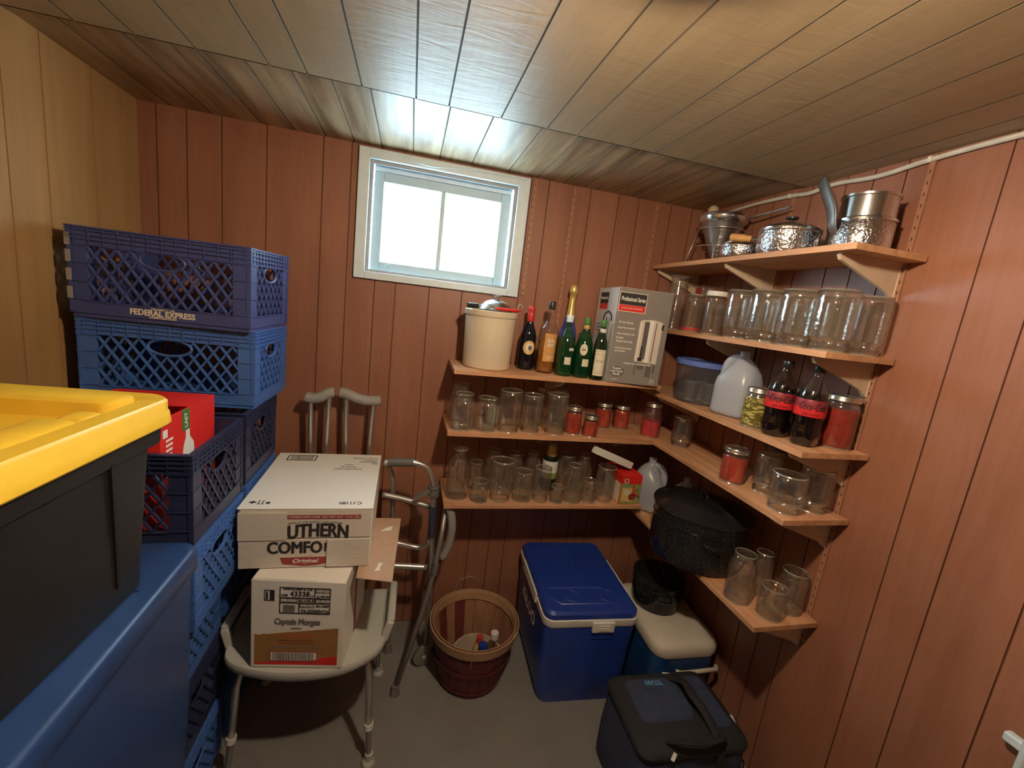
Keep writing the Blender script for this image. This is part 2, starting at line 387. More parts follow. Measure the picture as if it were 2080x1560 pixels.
gr = [-.08, -.23, -.33, -.42, -.60, -.735, -.83, -.93, -1.177, -1.30, -1.46, -1.58, -1.78, -1.98, -2.1, -2.25, -2.4, -2.55]
join_meshes('wall_right', [panel('a', -DEP-.02, .02, 0, H+.03, gr, lambda u, v, d: Vector((d, u, v)), mm)])
gl = [-.10, -.24, -.44, -.57, -.78, -.95, -1.07, -1.27, -1.44, -1.55, -1.75, -1.95, -2.1, -2.3, -2.5]
join_meshes('wall_left', [panel('a', -DEP-.02, .02, 0, H+.03, gl, lambda u, v, d: Vector((-W - d, u, v)), ['panel_honey', 'honey_groove'])])
join_meshes('wall_front', [panel('a', -W-.02, .02, 0, H+.03, gb, lambda u, v, d: Vector((u, -DEP - d, v)), ['panel_dark', 'panel_groove'])])
gc1 = [-2.33, -2.20, -2.06, -1.88, -1.78, -1.632, -1.476, -1.377, -1.212, -1.058, -.953, -.763, -.66, -.52, -.36, -.20, -.08]
gc2 = [-2.38, -2.24, -2.07, -1.95, -1.83, -1.72, -1.61, -1.483, -1.371, -1.233, -1.068, -.93, -.80, -.70, -.55, -.41, -.26, -.12]
o = join_meshes('ceiling', [panel('a', -W, 0, -DEP, -.565, gc1, lambda u, v, d: Vector((u, v, H + d)), ['ceil_wood', 'ceil_groove'], gw=.005)])
join_meshes('ceiling', [panel('a', -W, 0, -.575, .0, gc2, lambda u, v, d: Vector((u, v, H + .007 + d)), ['ceil_wood2', 'ceil_groove'], gw=.005)])
S(MB().box(-W, 0, -.5695, -.5645, H, H + .007).obj('trim_1', 'ceil_wood'))
S(MB().box(-W - .02, .02, -DEP - .02, .02, -.03, 0).obj('floor', 'floor_paint'))

# window: casing on the wall face, reveal, stops, sash with one upright bar
win = S(thing('window_1', (0, 0, 0)))
b = MB()
b.box(-1.700, -1.655, -.020, 0, 1.752, 2.286); b.box(-1.010, -.958, -.020, 0, 1.752, 2.286); b.box(-1.655, -1.010, -.020, 0, 2.245, 2.286); b.box(-1.655, -1.010, -.020, 0, 1.752, 1.784)
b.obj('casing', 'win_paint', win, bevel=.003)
b = MB(); b.box(-1.672, -1.655, 0, .12, 1.775, 2.262); b.box(-1.010, -.990, 0, .12, 1.775, 2.262); b.box(-1.655, -1.010, 0, .12, 2.245, 2.262); b.box(-1.655, -1.010, 0, .12, 1.775, 1.784)
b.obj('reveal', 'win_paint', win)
b = MB(); b.box(-1.655, -1.641, .002, .016, 1.784, 2.245); b.box(-1.024, -1.010, .002, .016, 1.784, 2.245); b.box(-1.641, -1.024, .002, .016, 2.231, 2.245); b.box(-1.641, -1.024, .002, .016, 1.784, 1.796)
b.obj('stop_bead', 'win_stop', win, bevel=.003)
sash = MB(); x0, x1, z0, z1 = -1.640, -1.025, 1.797, 2.215
sash.box(x0, -1.598, .05, .085, z0, z1); sash.box(-1.072, x1, .05, .085, z0, z1); sash.box(-1.598, -1.072, .05, .085, 2.175, z1); sash.box(-1.598, -1.072, .05, .085, z0, 1.835); sash.box(-1.349, -1.329, .046, .083, 1.835, 2.175)
sash = sash.obj('sash', 'sash_daylit', win, bevel=.004)
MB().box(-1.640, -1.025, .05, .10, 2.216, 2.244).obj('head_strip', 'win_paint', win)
for a, c in ((-1.598, -1.347), (-1.331, -1.072)): MB().box(a, c, .066, .069, 1.835, 2.175).obj('pane', 'pane', sash)
p = [(-1.56 + .016 * math.cos(a), .046, 1.812 + .016 * math.sin(a)) for a in [k * PI / 10 for k in range(11)]]
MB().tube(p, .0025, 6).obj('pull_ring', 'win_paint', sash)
if PORTAL:
    li = bpy.data.lights.new('window_portal', 'AREA'); li.shape = 'RECTANGLE'; li.size = .62; li.size_y = .44; li.cycles.is_portal = True
    lo = bpy.data.objects.new('window_portal', li); COL.objects.link(lo); lo.location = (-1.332, .13, 2.02); lo.rotation_euler = (-PI / 2, 0, 0)
# what shows through the panes: a weathered fence rail outdoors
b = MB(); b.box(-2.6, 1.4, 2.0, 2.04, 2.33, 2.37); b.box(-2.6, 1.4, 2.0, 2.03, 2.42, 2.432)
for x in (-2.4, 1.1): b.box(x - .04, x + .04, 2.04, 2.12, 1.2, 2.6)
S(b.obj('outdoor_rail', 'fence_grey'))

# lamp on the ceiling behind the camera's upper edge
t = thing('ceiling_lamp', (BULB[0], BULB[1], H), 0, 'glowing bulb in a round porcelain holder with an added flared shade, on the ceiling', 'lamp')
MB().lathe([(.045, 0), (.045, -.02), (.125, -.078), (.123, -.082), (.040, -.030), (.028, -.060), (.0, -.060)], 32).obj('holder_with_shade', 'porcelain', t, smooth=.6)  # flared skirt added out of view to keep bulb light off the ceiling
MB().lathe([(.014, -.055), (.018, -.07), (.030, -.095), (.033, -.115), (.027, -.135), (.012, -.146), (0, -.148)], 20).obj('bulb', 'bulb', t, smooth=4)

# ---------------------------------------------------------------- shelves
def bracket(parent, wallax, pos, z, L=.235, drop=.105, name='bracket'):
    """tapered pressed bracket under a shelf; pos is the coordinate along the wall"""
    poly = [(0, 0), (-L, 0), (-L - .004, -.008), (-L + .004, -.020), (-.030, -drop * .86), (-.012, -drop), (0, -drop)]
    b = MB(); b.prism(poly, .012)
    b.box(-L, 0, -.004, .016, -.0035, 0); b.box(-.004, 0, -.003, .015, -drop - .006, 0)
    b.lathe([(.0045, 0), (.0045, .003)], 10, (-.045, .006, -.04))
    o = b.obj(name, 'bracket', parent, bevel=.0012)
    if wallax == 'right': o.location = (-.009, pos, z)
    else: o.location = (pos, -.009, z); o.rotation_euler = (0, 0, PI / 2)
    return o
TS = .019
def shelf(name, x0, x1, y0, y1, z, label, brs, wallax):
    t = thing(name, (0, 0, 0), 0, label, 'shelf')
    b = MB(); b.box(x0, x1, y0, y1, z - TS, z)
    b.obj('board', 'shelf_board' if wallax == 'back' else 'shelf_board_y', t, bevel=.0012)
    for q in brs: bracket(t, wallax, q, z - TS)
    return t
zA, zB, zC, zD, zE, b1, b3 = 1.996, 1.689, 1.383, 1.156, .766, 1.426, .822
EX = -.270
shelf('wall_shelf', EX, -.006, -1.056, -.006, zA, 'plywood shelf on the right wall, topmost, carrying the metal pots', (-.03, -.52, -.995), 'right')
shelf('wall_shelf', EX, -.006, -1.047, -.006, zB, 'plywood shelf on the right wall packed with wide upturned glass jars', (-.50, -.995), 'right')
shelf('wall_shelf', EX, -.006, -1.051, -.006, zC, 'plywood shelf on the right wall holding the water jug and cola bottles', (-.24, -.995), 'right')
shelf('wall_shelf', EX, -.006, -1.0455, -.006, zD, 'plywood shelf on the right wall meeting the middle back shelf in the corner', (-.56, -.995), 'right')
shelf('wall_shelf', EX, -.006, -1.038, -.006, zE, 'lowest plywood shelf on the right wall under the big black pot', (-.56, -.995), 'right')
shelf('wall_shelf', -1.253, -.286, -.294, -.006, b1, 'plywood shelf on the back wall, topmost there, with crock and bottles', (-.745,), 'back')
shelf('wall_shelf', -1.257, EX - .002, -.294, -.006, zD, 'middle plywood shelf on the back wall with empty and red-filled jars', (-.745, -.31), 'back')
shelf('wall_shelf', -1.244, EX - .002, -.294, -.006, b3, 'lowest plywood shelf on the back wall crowded with empty jars', (-.745,), 'back')
def standard(wallax, pos, z0, z1, label):
    b = MB(); w = .0075
    if wallax == 'right': b.box(-.0085, 0, pos - w, pos + w, z0, z1)
    else: b.box(pos - w, pos + w, -.0085, 0, z0, z1)
    z = z0 + .02
    while z < z1 - .02:
        for q in (-.0035,):
            if wallax == 'right': b.box(-.0090, -.0080, pos - .0015, pos + .0015, z, z + .009, mi=1)
            else: b.box(pos - .0015, pos + .0015, -.0090, -.0080, z, z + .009, mi=1)
        z += .0317
    o = b.obj('shelf_standard', ['standard', 'slot']); tag(o, label, 'shelf standard', 'slotted shelf standards')
standard('right', -1.001, .66, 2.285, 'red-brown slotted strip on the right wall at the near shelf ends')
standard('right', -.526, .62, 2.285, 'red-brown slotted strip on the right wall behind the hammered saucepan')
standard('right', -.03, .62, 2.285, 'red-brown slotted strip on the right wall tight in the far corner')
standard('back', -.932, 1.765, 2.285, 'red-brown slotted strip on the back wall hugging the window casing')
standard('back', -.739, .70, 2.285, 'red-brown slotted strip on the back wall behind the green bottles')
standard('back', -.30, .70, 2.285, 'red-brown slotted strip on the back wall behind the grey urn carton')

# ---------------------------------------------------------------- cable along the right wall's top
pts = smooth_path([(-.008, -.15, 2.268), (-.009, -.32, 2.274), (-.008, -.507, 2.270), (-.010, -.60, 2.262), (-.009, -.70, 2.272), (-.008, -.85, 2.262), (-.009, -.994, 2.272), (-.008, -1.19, 2.276), (-.008, -1.6, 2.27), (-.008, -2.2, 2.275)], 6)
t = thing('wall_cable', (0, 0, 0), 0, 'white cable stapled along the top of the right wall', 'cable')
MB().tube(pts, .0078, 8, sc=(1, 1)).obj('cable', 'cable_white', t, smooth=4)
for y, z in ((-.507, 2.270), (-.994, 2.272), (-1.7, 2.27)):
    MB().box(-.017, 0, y - .005, y + .005, z - .009, z + .009).obj('cable_clip', 'white_plastic', t, bevel=.002)
pts = smooth_path([(-1.50, -.024, 2.268), (-1.42, -.026, 2.255), (-1.33, -.024, 2.262), (-1.24, -.026, 2.270), (-1.10, -.024, 2.274), (-.98, -.026, 2.272)], 6)
tag(MB().tube(pts, .0035, 6).obj('thin_wire', 'win_paint', smooth=4), 'thin white painted wire drooping over the head of the window casing', 'wire')

# ---------------------------------------------------------------- jars
def jar_profile(r, h, kind):
    """outline of a glass jar, mouth up"""
    if kind == 'pint':     # straight sides, threaded wide neck
        n = r * .86
        return [(r * .80, 0), (r * .93, .004), (r, .014), (r * 1.0, h * .40), (r * .985, h * .62), (r, h * .66), (r * .99, h - .034), (r * .95, h - .026), (n, h - .021), (n, h - .016), (n + .0035, h - .014), (n, h - .012), (n + .0035, h - .008), (n, h - .006), (n + .0005, h)]
    if kind == 'wide':     # wide, nearly straight with a short shoulder
        n = r * .78
        return [(r * .70, .003), (r * .86, 0), (r * .97, .010), (r, .024), (r * 1.0, h * .70), (r * .985, h * .78), (r * .90, h - .040), (n, h - .026), (n, h - .020), (n + .0042, h - .018), (n, h - .014), (n + .0042, h - .010), (n, h - .006), (n + .0005, h)]
    if kind == 'quart':    # shoulder and narrow mouth
        n = r * .72
        return [(r * .72, .003), (r * .88, 0), (r * .98, .008), (r, .020), (r, h * .68), (r * .97, h * .74), (r * .84, h * .83), (n, h - .022), (n, h - .017), (n + .004, h - .015), (n, h - .011), (n + .004, h - .008), (n, h - .005), (n + .0005, h)]
    if kind == 'milk':
        n = r * .52
        return [(r * .80, 0), (r * .95, .006), (r, .02), (r, h * .60), (r * .9, h * .70), (r * .62, h * .80), (n, h * .85), (n, h * .95), (n + .003, h * .96), (n + .003, h)]
    if kind == 'tumbler':
        return [(r * .80, .012), (r * .82, 0), (r * .86, .005), (r * .9, h * .3), (r, h * .9), (r, h)]
    if kind == 'vase':
        return [(r * .70, .004), (r * .78, 0), (r * .80, .01), (r * .84, h * .30), (r * .95, h * .55), (r, h * .75), (r * .84, h * .88), (r * .86, h * .93), (r * .98, h)]
def lid_mesh(parent, r, h, m='tin_lid', hh=.016, name='lid'):
    R = r
    p = [(R, h - hh), (R + .0018, h - hh + .002), (R + .0005, h - hh + .004), (R + .001, h - .004), (R - .001, h), (R - .006, h + .0005), (R - .007, h - .001), (0, h - .001)]
    return MB().lathe(p, 32, cap0=False, cap1=False).obj(name, m, parent, smooth=.7)
JM = {}
def jar(x, y, z, r, h, kind, label, cat='jar', inv=False, fill=None, fh=None, lid=None, group=None, name='glass_jar', gm='glass', ribs=True):
    key = (round(r, 4), round(h, 4), kind, inv, gm)
    if key not in JM:
        P = jar_profile(r, h, kind)
        if inv: P = [(a, h - c) for a, c in P][::-1]
        b = MB(); b.lathe(P, 32, cap0=not inv, cap1=inv)
        Q = [(a - .0032, c) for a, c in P if a > .006]; zlo = min(c for a, c in Q); zhi = max(c for a, c in Q)
        Q = [(a, min(max(c, zlo + (0 if inv else .006)), zhi - (.006 if inv else 0))) for a, c in Q]
        b.lathe(Q, 32, cap0=not inv, cap1=inv)
        # heavy glass at mouth and foot, as thicker rings whitened to look lit
        zs = [(r * .9, .006)] if not inv else [(P[-1][0] + .001, h - .004)]
        m = P[0][0] if inv else P[-1][0]; zm = .002 if inv else h - .002
        ring = [(m + .001 + .002 * math.cos(a), zm + .002 * math.sin(a)) for a in [k * PI / 3 for k in range(7)]]
        b.lathe(ring, 32, cap0=False, mi=1)
        fz = .003 if not inv else h - .003; fr = r * .90
        ring = [(fr + .003 * math.cos(a), fz + .003 * math.sin(a)) for a in [k * PI / 3 for k in range(7)]]
        b.lathe(ring, 32, cap0=False, mi=1)
        o = b.obj(name, [gm, 'glass_ring'], smooth=1.0); JM[key] = o.data
    else:
        o = bpy.data.objects.new(name, JM[key]); COL.objects.link(o)
    o.location = (x, y, z); o.rotation_euler = (0, 0, random.uniform(0, 6))
    tag(o, label, cat, group)
    if fill:
        fh = fh or h * .80; P = [(a * .965, c + .003) for a, c in jar_profile(r, h, kind) if c < fh]
        P.append((P[-1][0], fh)); P.append((0, fh))
        MB().lathe(P, 28, cap0=True).obj('contents', fill, o, smooth=.8)
    if lid:
        n = jar_profile(r, h, kind)[-1][0]; lid_mesh(o, n + .004, h + .003, lid)
    return o
GE = 'empty glass jars on the shelves'
# middle back shelf
for a in [
 (-1.19, -.236, .052, .162, 'quart', 'empty narrow-mouth jar, front left end of the middle back shelf'),
 (-1.192, -.118, .050, .178, 'wide', 'empty wide jar behind the leftmost jar on the middle back shelf'),
 (-1.088, -.240, .047, .150, 'pint', 'short empty jar, second from left in front on the middle back shelf'),
 (-.982, -.236, .054, .190, 'wide', 'tall wide upturned jar, third along the front of the middle back shelf', True),
 (-.878, -.232, .048, .175, 'wide', 'empty upturned jar, fourth along the front of the middle back shelf', True),
 (-.762, -.238, .052, .188, 'wide', 'empty upturned jar just left of the red-filled jars, middle back shelf', True),
 (-.705, -.108, .050, .188, 'wide', 'empty upturned jar at the wall behind the leftmost red-filled jar', True)]:
    jar(a[0], a[1], zD, a[2], a[3], a[4], a[5], inv=len(a) > 6, group=GE)
jar(-.812, -.135, zD, .021, .185, 'tumbler', 'slender clear glass tube between jars on the middle back shelf', 'glass', name='slender_glass')
jar(-1.035, -.130, zD, .034, .120, 'pint', 'small jar with a pale pink filling, back of the middle back shelf', fill='paper_white', fh=.085)
jar(-.668, -.228, zD, .037, .128, 'pint', 'red-filled jar, leftmost of the red ones on the middle back shelf', fill='tomato', fh=.098, lid='tin_lid')
jar(-.592, -.258, zD, .035, .098, 'pint', 'smallest red-filled jar, at the front edge of the middle back shelf', fill='tomato', fh=.072, lid='tin_lid')
jar(-.455, -.095, zD, .040, .126, 'pint', 'red-filled jar at the wall, left one of the pair, middle back shelf', fill='tomato', fh=.098, lid='tin_lid')
jar(-.352, -.095, zD, .040, .118, 'pint', 'red-filled jar at the wall, right one of the pair, middle back shelf', fill='tomato', fh=.096, lid='tin_lid')
jar(-.250, -.212, zD, .046, .165, 'quart', 'lidded jar half full of bright pink-red jelly in the shelf corner', fill='pink_jelly', fh=.082, lid='tin_lid')
jar(-.165, -.345, zD, .046, .140, 'wide', 'lone empty upturned jar right of the half-full pink-red jar', inv=True)
# lowest back shelf
for a in [
 (-1.180, -.205, .053, .232, 'milk', 'tall empty bottle-shaped jar, left end of the lowest back shelf'),
 (-1.083, -.248, .040, .098, 'pint', 'short open jar, second from left in front on the lowest back shelf'),
 (-1.085, -.115, .037, .135, 'pint', 'slim open jar behind the short open one, lowest back shelf'),
 (-.995, -.098, .050, .192, 'quart', 'empty jar at the wall, third column of the lowest back shelf'),
 (-.982, -.228, .056, .192, 'wide', 'large upturned jar, third along the front of the lowest back shelf', 1),
 (-.876, -.232, .046, .142, 'pint', 'mid-height open jar, fourth along the front of the lowest back shelf'),
 (-.892, -.105, .045, .182, 'quart', 'empty jar at the wall behind the fourth front jar, lowest back shelf'),
 (-.786, -.238, .042, .165, 'wide', 'upturned jar left of the tiny jar, front of the lowest back shelf', 1),
 (-.800, -.105, .044, .190, 'quart', 'empty jar at the wall left of the green bottle, lowest back shelf'),
 (-.709, -.255, .033, .080, 'pint', 'tiny open jar in front of the green bottle, lowest back shelf'),
 (-.627, -.240, .047, .182, 'quart', 'tall narrow-mouth jar right of the tiny jar, lowest back shelf'),
 (-.622, -.108, .048, .188, 'wide', 'upturned jar at the wall right of the green bottle, lowest back shelf', 1),
 (-.541, -.245, .037, .108, 'pint', 'small open jar between two tall ones, right half of lowest back shelf'),
 (-.525, -.110, .047, .185, 'quart', 'empty jar at the wall behind the small open one, right half of lowest shelf'),
 (-.455, -.232, .048, .176, 'wide', 'tall upturned jar next to the red picture carton, lowest back shelf', 1)]:
    jar(a[0], a[1], b3, a[2], a[3], a[4], a[5], inv=len(a) > 6, group=GE)
o = jar(-.712, -.120, b3, .038, .245, 'milk', 'green and gold bottle with white label, among jars on lowest back shelf', 'bottle', name='green_bottle', gm='green_glass2')
MB().lathe([(.0385, .10), (.0385, .16)], 24, cap0=False).obj('paper_label', 'paper_white', o, smooth=4)
MB().lathe([(.0389, .07), (.0389, .10)], 24, cap0=False).obj('label_band', 'pale_green', o, smooth=4)
MB().lathe([(.030, .185), (.0225, .215), (.0225, .236), (.0235, .246), (0, .248)], 20, cap0=False).obj('gold_foil', 'gold_foil', o, smooth=.8)
# right wall, jar shelf
jar(-.195, -.150, zB, .045, .255, 'vase', 'tall clear glass vase, far left end of the right-wall jar shelf', 'vase', name='glass_vase')
jar(-.185, -.285, zB, .046, .172, 'wide', 'jar with a faint reddish filling beside the tall clear vase', fill='pink_jelly', fh=.02)
o = jar(-.190, -.430, zB, .045, .172, 'wide', 'clear jar with a white screw lid on the right-wall jar shelf')
MB().lathe([(.042, .162), (.043, .164), (.043, .178), (.040, .182), (0, .182)], 28, cap0=False).obj('lid', 'white_plastic', o, smooth=.7)
for y, r, l in ((-.580, .054, 'wide upturned jar right beside the white-lidded jar'), (-.712, .058, 'wide upturned jar, second right of the white-lidded jar'),
                (-.846, .059, 'wide upturned jar, third right of the white-lidded jar'), (-.978, .058, 'wide upturned jar at the near end of the right-wall jar shelf')):
    jar(-.195, y, zB, r, .186, 'wide', l, inv=True, group='upturned wide jars, front row')
for y, l in ((-.50, 'back-row upturned jar behind the white-lidded jar'), (-.63, 'back-row upturned jar next to the wall, second from the far side'), (-.76, 'back-row upturned jar next to the wall, third from the far side'), (-.885, 'back-row upturned jar next to the wall, fourth from the far side'), (-.992, 'back-row upturned jar at the near end, against the wall')):
    jar(-.073, y, zB, .050, .180, 'wide', l, inv=True, group='upturned wide jars, back row')
t = thing('square_glass', (-.075, -.185, zB), 0, 'square glass with a red picture label behind the tall clear vase', 'glass')
MB().box(-.032, .032, -.032, .032, 0, .225).obj('glass_body', 'glass', t, bevel=.004)
patch('red_label', 'maroon', t, face_T('left', (-.0325, 0, .19)), [(-.022, .022, -.022, .022)])
# right wall, jug shelf
jar(-.205, -.778, zC, .044, .140, 'pint', 'jar of yellow-green pickled vegetables beside the milky jug', fill='pickles', fh=.112, lid='tin_lid')
jar(-.082, -.790, zC, .043, .158, 'pint', 'lidded jar at the wall half hidden behind the cola bottles', fill='pickles', fh=.10, lid='tin_lid')
jar(-.068, -.975, zC, .050, .168, 'pint', 'big red-filled lidded jar right of the cola bottles', fill='red_salsa', fh=.130, lid='tin_lid')
# right wall, fourth shelf
jar(-.217, -.748, zD, .045, .130, 'pint', 'red-filled jar with silver lid on the right-wall shelf under the jug', fill='tomato', fh=.100, lid='tin_lid')
jar(-.152, -.835, zD, .043, .142, 'wide', 'dark upturned jar right of the silver-lidded red jar', inv=True)
jar(-.060, -.765, zD, .040, .150, 'pint', 'jar with a dark flat lid at the wall behind the silver-lidded red jar', lid='tin_grey')
jar(-.205, -.975, zD, .054, .128, 'wide', 'broad upturned jar at the near front corner of the fourth shelf', inv=True)
jar(-.085, -.968, zD, .052, .148, 'wide', 'broad upturned jar at the wall, near end of the fourth shelf', inv=True)
# lowest right shelf
jar(-.222, -.896, zE, .046, .182, 'quart', 'tall open jar nearest the big black pot, lowest right shelf')
jar(-.105, -.868, zE, .037, .165, 'quart', 'open jar at the wall beside the big black pot, lowest right shelf')
jar(-.165, -.986, zE, .043, .110, 'pint', 'short open jar at the near end of the lowest right shelf')
jar(-.064, -.965, zE, .044, .152, 'pint', 'open jar in the near wall-side corner of the lowest right shelf')

# ---------------------------------------------------------------- picture carton and film box, lowest back shelf
t = thing('picture_carton', (-.340, -.195, b3), 0, 'small red and green food carton at the right end of lowest back shelf', 'carton')
MB().box(-.055, .055, -.085, .085, 0, .150).obj('carton_body', 'red_print', t, bevel=.001)
T = face_T('front', (0, -.0852, .075))
patch('front_print', 'pale_green', t, T, [(-.052, .052, -.072, .030)])
patch('beige_print', 'label_yellow', t, T, [(-.045, .020, -.060, .010, .0005)])
for k, (u, v, r, m) in enumerate(((.012, -.035, .019, 'maroon'), (-.018, -.012, .016, 'label_cream'), (.030, -.002, .012, 'rum_brown'), (-.030, -.045, .014, 'label_yellow'))):
    polypatch('fruit_print', m, t, T, [(u + r * math.cos(a * PI / 8), v + r * math.sin(a * PI / 8)) for a in range(16)], .002)
b = MB(); frame(b, T, -.040, -.016, .034, .058, .004, .001); b.obj('badge_print', 'paper_white', t)
patch('side_print', 'label_cream', t, face_T('left', (-.0552, 0, .075)), [(-.080, .080, -.07, .03)])
b = MB(); b.box(.01, .018, -.0865, -.085, .05, .15); b.bar((.014, -.087, .06), (.05, -.092, .045), .006, .003); b.obj('red_ribbon', 'red_print', t)
a, c = Vector((-.555, -.262, 1.092)), Vector((-.325, -.215, 1.000)); d = (c - a)
b = MB(); b.bar(a, c, .032, .034); b.b.verts.ensure_lookup_table()
o = b.obj('wrap_box', 'carton_white', bevel=.002); tag(o, 'long slim white box tilted across the jar tops and red food carton', 'box')

# ---------------------------------------------------------------- bottles on the top back shelf
def bottle(name, x, y, z, prof, m, label, rz=0, n=28):
    o = MB().lathe(prof, n).obj(name, m, smooth=.9); o.location = (x, y, z); o.rotation_euler = (0, 0, rz); tag(o, label, 'bottle'); return o
def curved(name, m, parent, R, a0, a1, z0, z1, n=14, t=.0006):
    b = MB(); A = [a0 + (a1 - a0) * k / n for k in range(n + 1)]
    P = lambda r, a, z: Vector((r * math.sin(a), -r * math.cos(a), z))
    ring = lambda r: [P(r, a, z0) for a in A] + [P(r, a, z1) for a in reversed(A)]
    lo = [[P(R, a, z0) for a in A], [P(R + t, a, z0) for a in A], [P(R + t, a, z1) for a in A], [P(R, a, z1) for a in A]]
    V = [[b.b.verts.new(p) for p in r] for r in lo]
    for i in range(4):
        for k in range(n): b.b.faces.new((V[i][k], V[i][k + 1], V[(i + 1) % 4][k + 1], V[(i + 1) % 4][k]))
    return b.obj(name, m, parent, smooth=.6)
def disc_label(name, m, parent, R, a0, z, ru, rv, n=26, t=.0008):
    b = MB(); c = b.b.verts.new(Vector(((R + t) * math.sin(a0), -(R + t) * math.cos(a0), z))); rs = []
    for q in (.5, 1):
        rs.append([b.b.verts.new(Vector(((R + t) * math.sin(a0 + ru * q * math.cos(k * 2 * PI / n) / R), -(R + t) * math.cos(a0 + ru * q * math.cos(k * 2 * PI / n) / R), z + rv * q * math.sin(k * 2 * PI / n)))) for k in range(n)])
    for k in range(n):
        b.b.faces.new((c, rs[0][k], rs[0][(k + 1) % n])); b.b.faces.new((rs[0][k], rs[1][k], rs[1][(k + 1) % n], rs[0][(k + 1) % n]))
    return b.obj(name, m, parent, smooth=4)
AC = -.28     # labels turned a little towards the room's middle
o = bottle('liqueur_bottle', -.905, -.115, b1, [(.030, 0), (.036, .003), (.038, .012), (.037, .10), (.0355, .155), (.030, .180), (.018, .210), (.0145, .228), (.0145, .283), (0, .284)], 'stout', 'black bottle with red wax cap and round yellow label')
MB().lathe([(.0152, .222), (.0165, .232), (.0165, .262), (.0150, .266), (.0168, .272), (.0168, .288), (.013, .293), (0, .294)], 20, cap0=False).obj('wax_cap', 'red_wax', o, smooth=.8)
disc_label('round_label', 'label_yellow', o, .0372, AC + .25, .105, .029, .032)
disc_label('label_picture', 'paper_white', o, .0380, AC + .25, .107, .017, .018)
disc_label('label_figure', 'urn_dark', o, .0386, AC + .35, .104, .009, .012)
o = bottle('whisky_bottle', -.826, -.165, b1, [(.034, 0), (.040, .004), (.042, .012), (.041, .10), (.042, .185), (.039, .205), (.026, .222), (.019, .238), (.018, .250), (.021, .262), (.0165, .285), (.0145, .300), (0, .301)], 'clear_bottle', 'clear whisky bottle holding amber liquor, orange label, black cap')
MB().lathe([(.032, .004), (.038, .008), (.0395, .02), (.039, .10), (.039, .148), (0, .148)], 28).obj('whisky', 'whisky', o, smooth=.8)
MB().lathe([(.0155, .288), (.0160, .290), (.0160, .322), (.0145, .325), (0, .325)], 20, cap0=False).obj('cap', 'black_plastic', o, smooth=.7)
curved('front_label', 'label_orange', o, .0424, AC - .35, AC + 1.1, .055, .182)
text('lettering', 'BLACK\nVELVET', 'paper_white', o, (0, 0, .140), .020, bendR=.0432, ang0=AC + .35, width=.034, bold=.0004)
text('lettering', 'CANADIAN WHISKY\nRESERVE', 'label_cream', o, (0, 0, .075), .009, bendR=.0432, ang0=AC + .35, width=.044)
for k, (x, y, c, l, hh) in enumerate(((-.748, -.208, 0, 'green glass bottle with pale cap, left of the other green bottles', .272), (-.668, -.222, 1, 'green glass bottle with round cream badge in the green cluster', .270))):
    o = bottle('green_bottle', x, y, b1, [(.032, 0), (.038, .004), (.040, .014), (.040, .135), (.037, .160), (.024, .195), (.016, .215), (.0145, .235), (.0145, .262), (0, .263)], 'green_glass', l)
    MB().lathe([(.0155, .243), (.0160, .245), (.0160, hh), (.014, hh + .003), (0, hh + .003)], 18, cap0=False).obj('cap', 'win_paint' if k == 0 else 'green_print', o, smooth=.7)
    curved('small_label', 'label_cream', o, .0404, AC + .2 - .3, AC + .2 + .45, .055, .088)
    if k: disc_label('round_badge', 'label_cream', o, .0402, AC - .1, .130, .017, .026); disc_label('badge_mark', 'rum_brown', o, .0410, AC - .1, .130, .010, .005); MB().lathe([(.0158, .222), (.0158, .240)], 18, cap0=False).obj('neck_label', 'gold_foil', o, smooth=4)
    else: curved('neck_sticker', 'label_cream', o, .0404, AC + .3, AC + .9, .118, .130)
o = bottle('wine_bottle', -.606, -.262, b1, [(.024, 0), (.028, .003), (.030, .012), (.030, .150), (.026, .178), (.016, .205), (.0125, .225), (.0120, .262), (0, .263)], 'green_glass2', 'small dark green bottle with cream label beside the urn carton')
MB().lathe([(.0132, .240), (.0137, .242), (.0137, .268), (.012, .271), (0, .271)], 18, cap0=False).obj('cap', 'green_print', o, smooth=.7)
curved('front_label', 'label_cream', o, .0304, AC - .8, AC + .9, .022, .140)
for z in (.132, .118, .034): curved('label_rule', 'ink_grey', o, .0311, AC - .7, AC + .8, z, z + .0012)
curved('neck_label', 'paper_white', o, .0135, AC - 1.2, AC + 1.2, .210, .232)
text('lettering', 'Martini', 'ink_grey', o, (0, 0, .088), .016, bendR=.0313, ang0=AC, width=.036)
o = bottle('sparkling_wine_bottle', -.700, -.075, b1, [(.036, 0), (.042, .004), (.043, .014), (.043, .150), (.038, .190), (.022, .240), (.0155, .270), (.0150, .33), (0, .331)], 'green_glass', 'sparkling wine bottle with gold foil neck and blue collar')
MB().lathe([(.0235, .262), (.0185, .272), (.0170, .300), (.0155, .345), (.0150, .372), (.0190, .376), (.0200, .388), (.0175, .408), (.012, .416), (0, .418)], 24, cap0=False).obj('gold_foil', 'gold_foil', o, smooth=.9)
MB().lathe([(.0440, .165), (.036, .205), (.0255, .240), (.0222, .264)], 24, cap0=False).obj('blue_collar', 'blue_foil', o, smooth=4)
o = bottle('green_bottle', -.628, -.140, b1, [(.024, 0), (.029, .004), (.030, .15), (.026, .18), (.014, .215), (.013, .262), (0, .263)], 'green_glass2', 'slim green bottle with a red cap, behind the badge bottle')
MB().lathe([(.0142, .243), (.0150, .246), (.0150, .272), (.013, .275), (0, .275)], 18, cap0=False).obj('cap', 'red_print', o, smooth=.7)

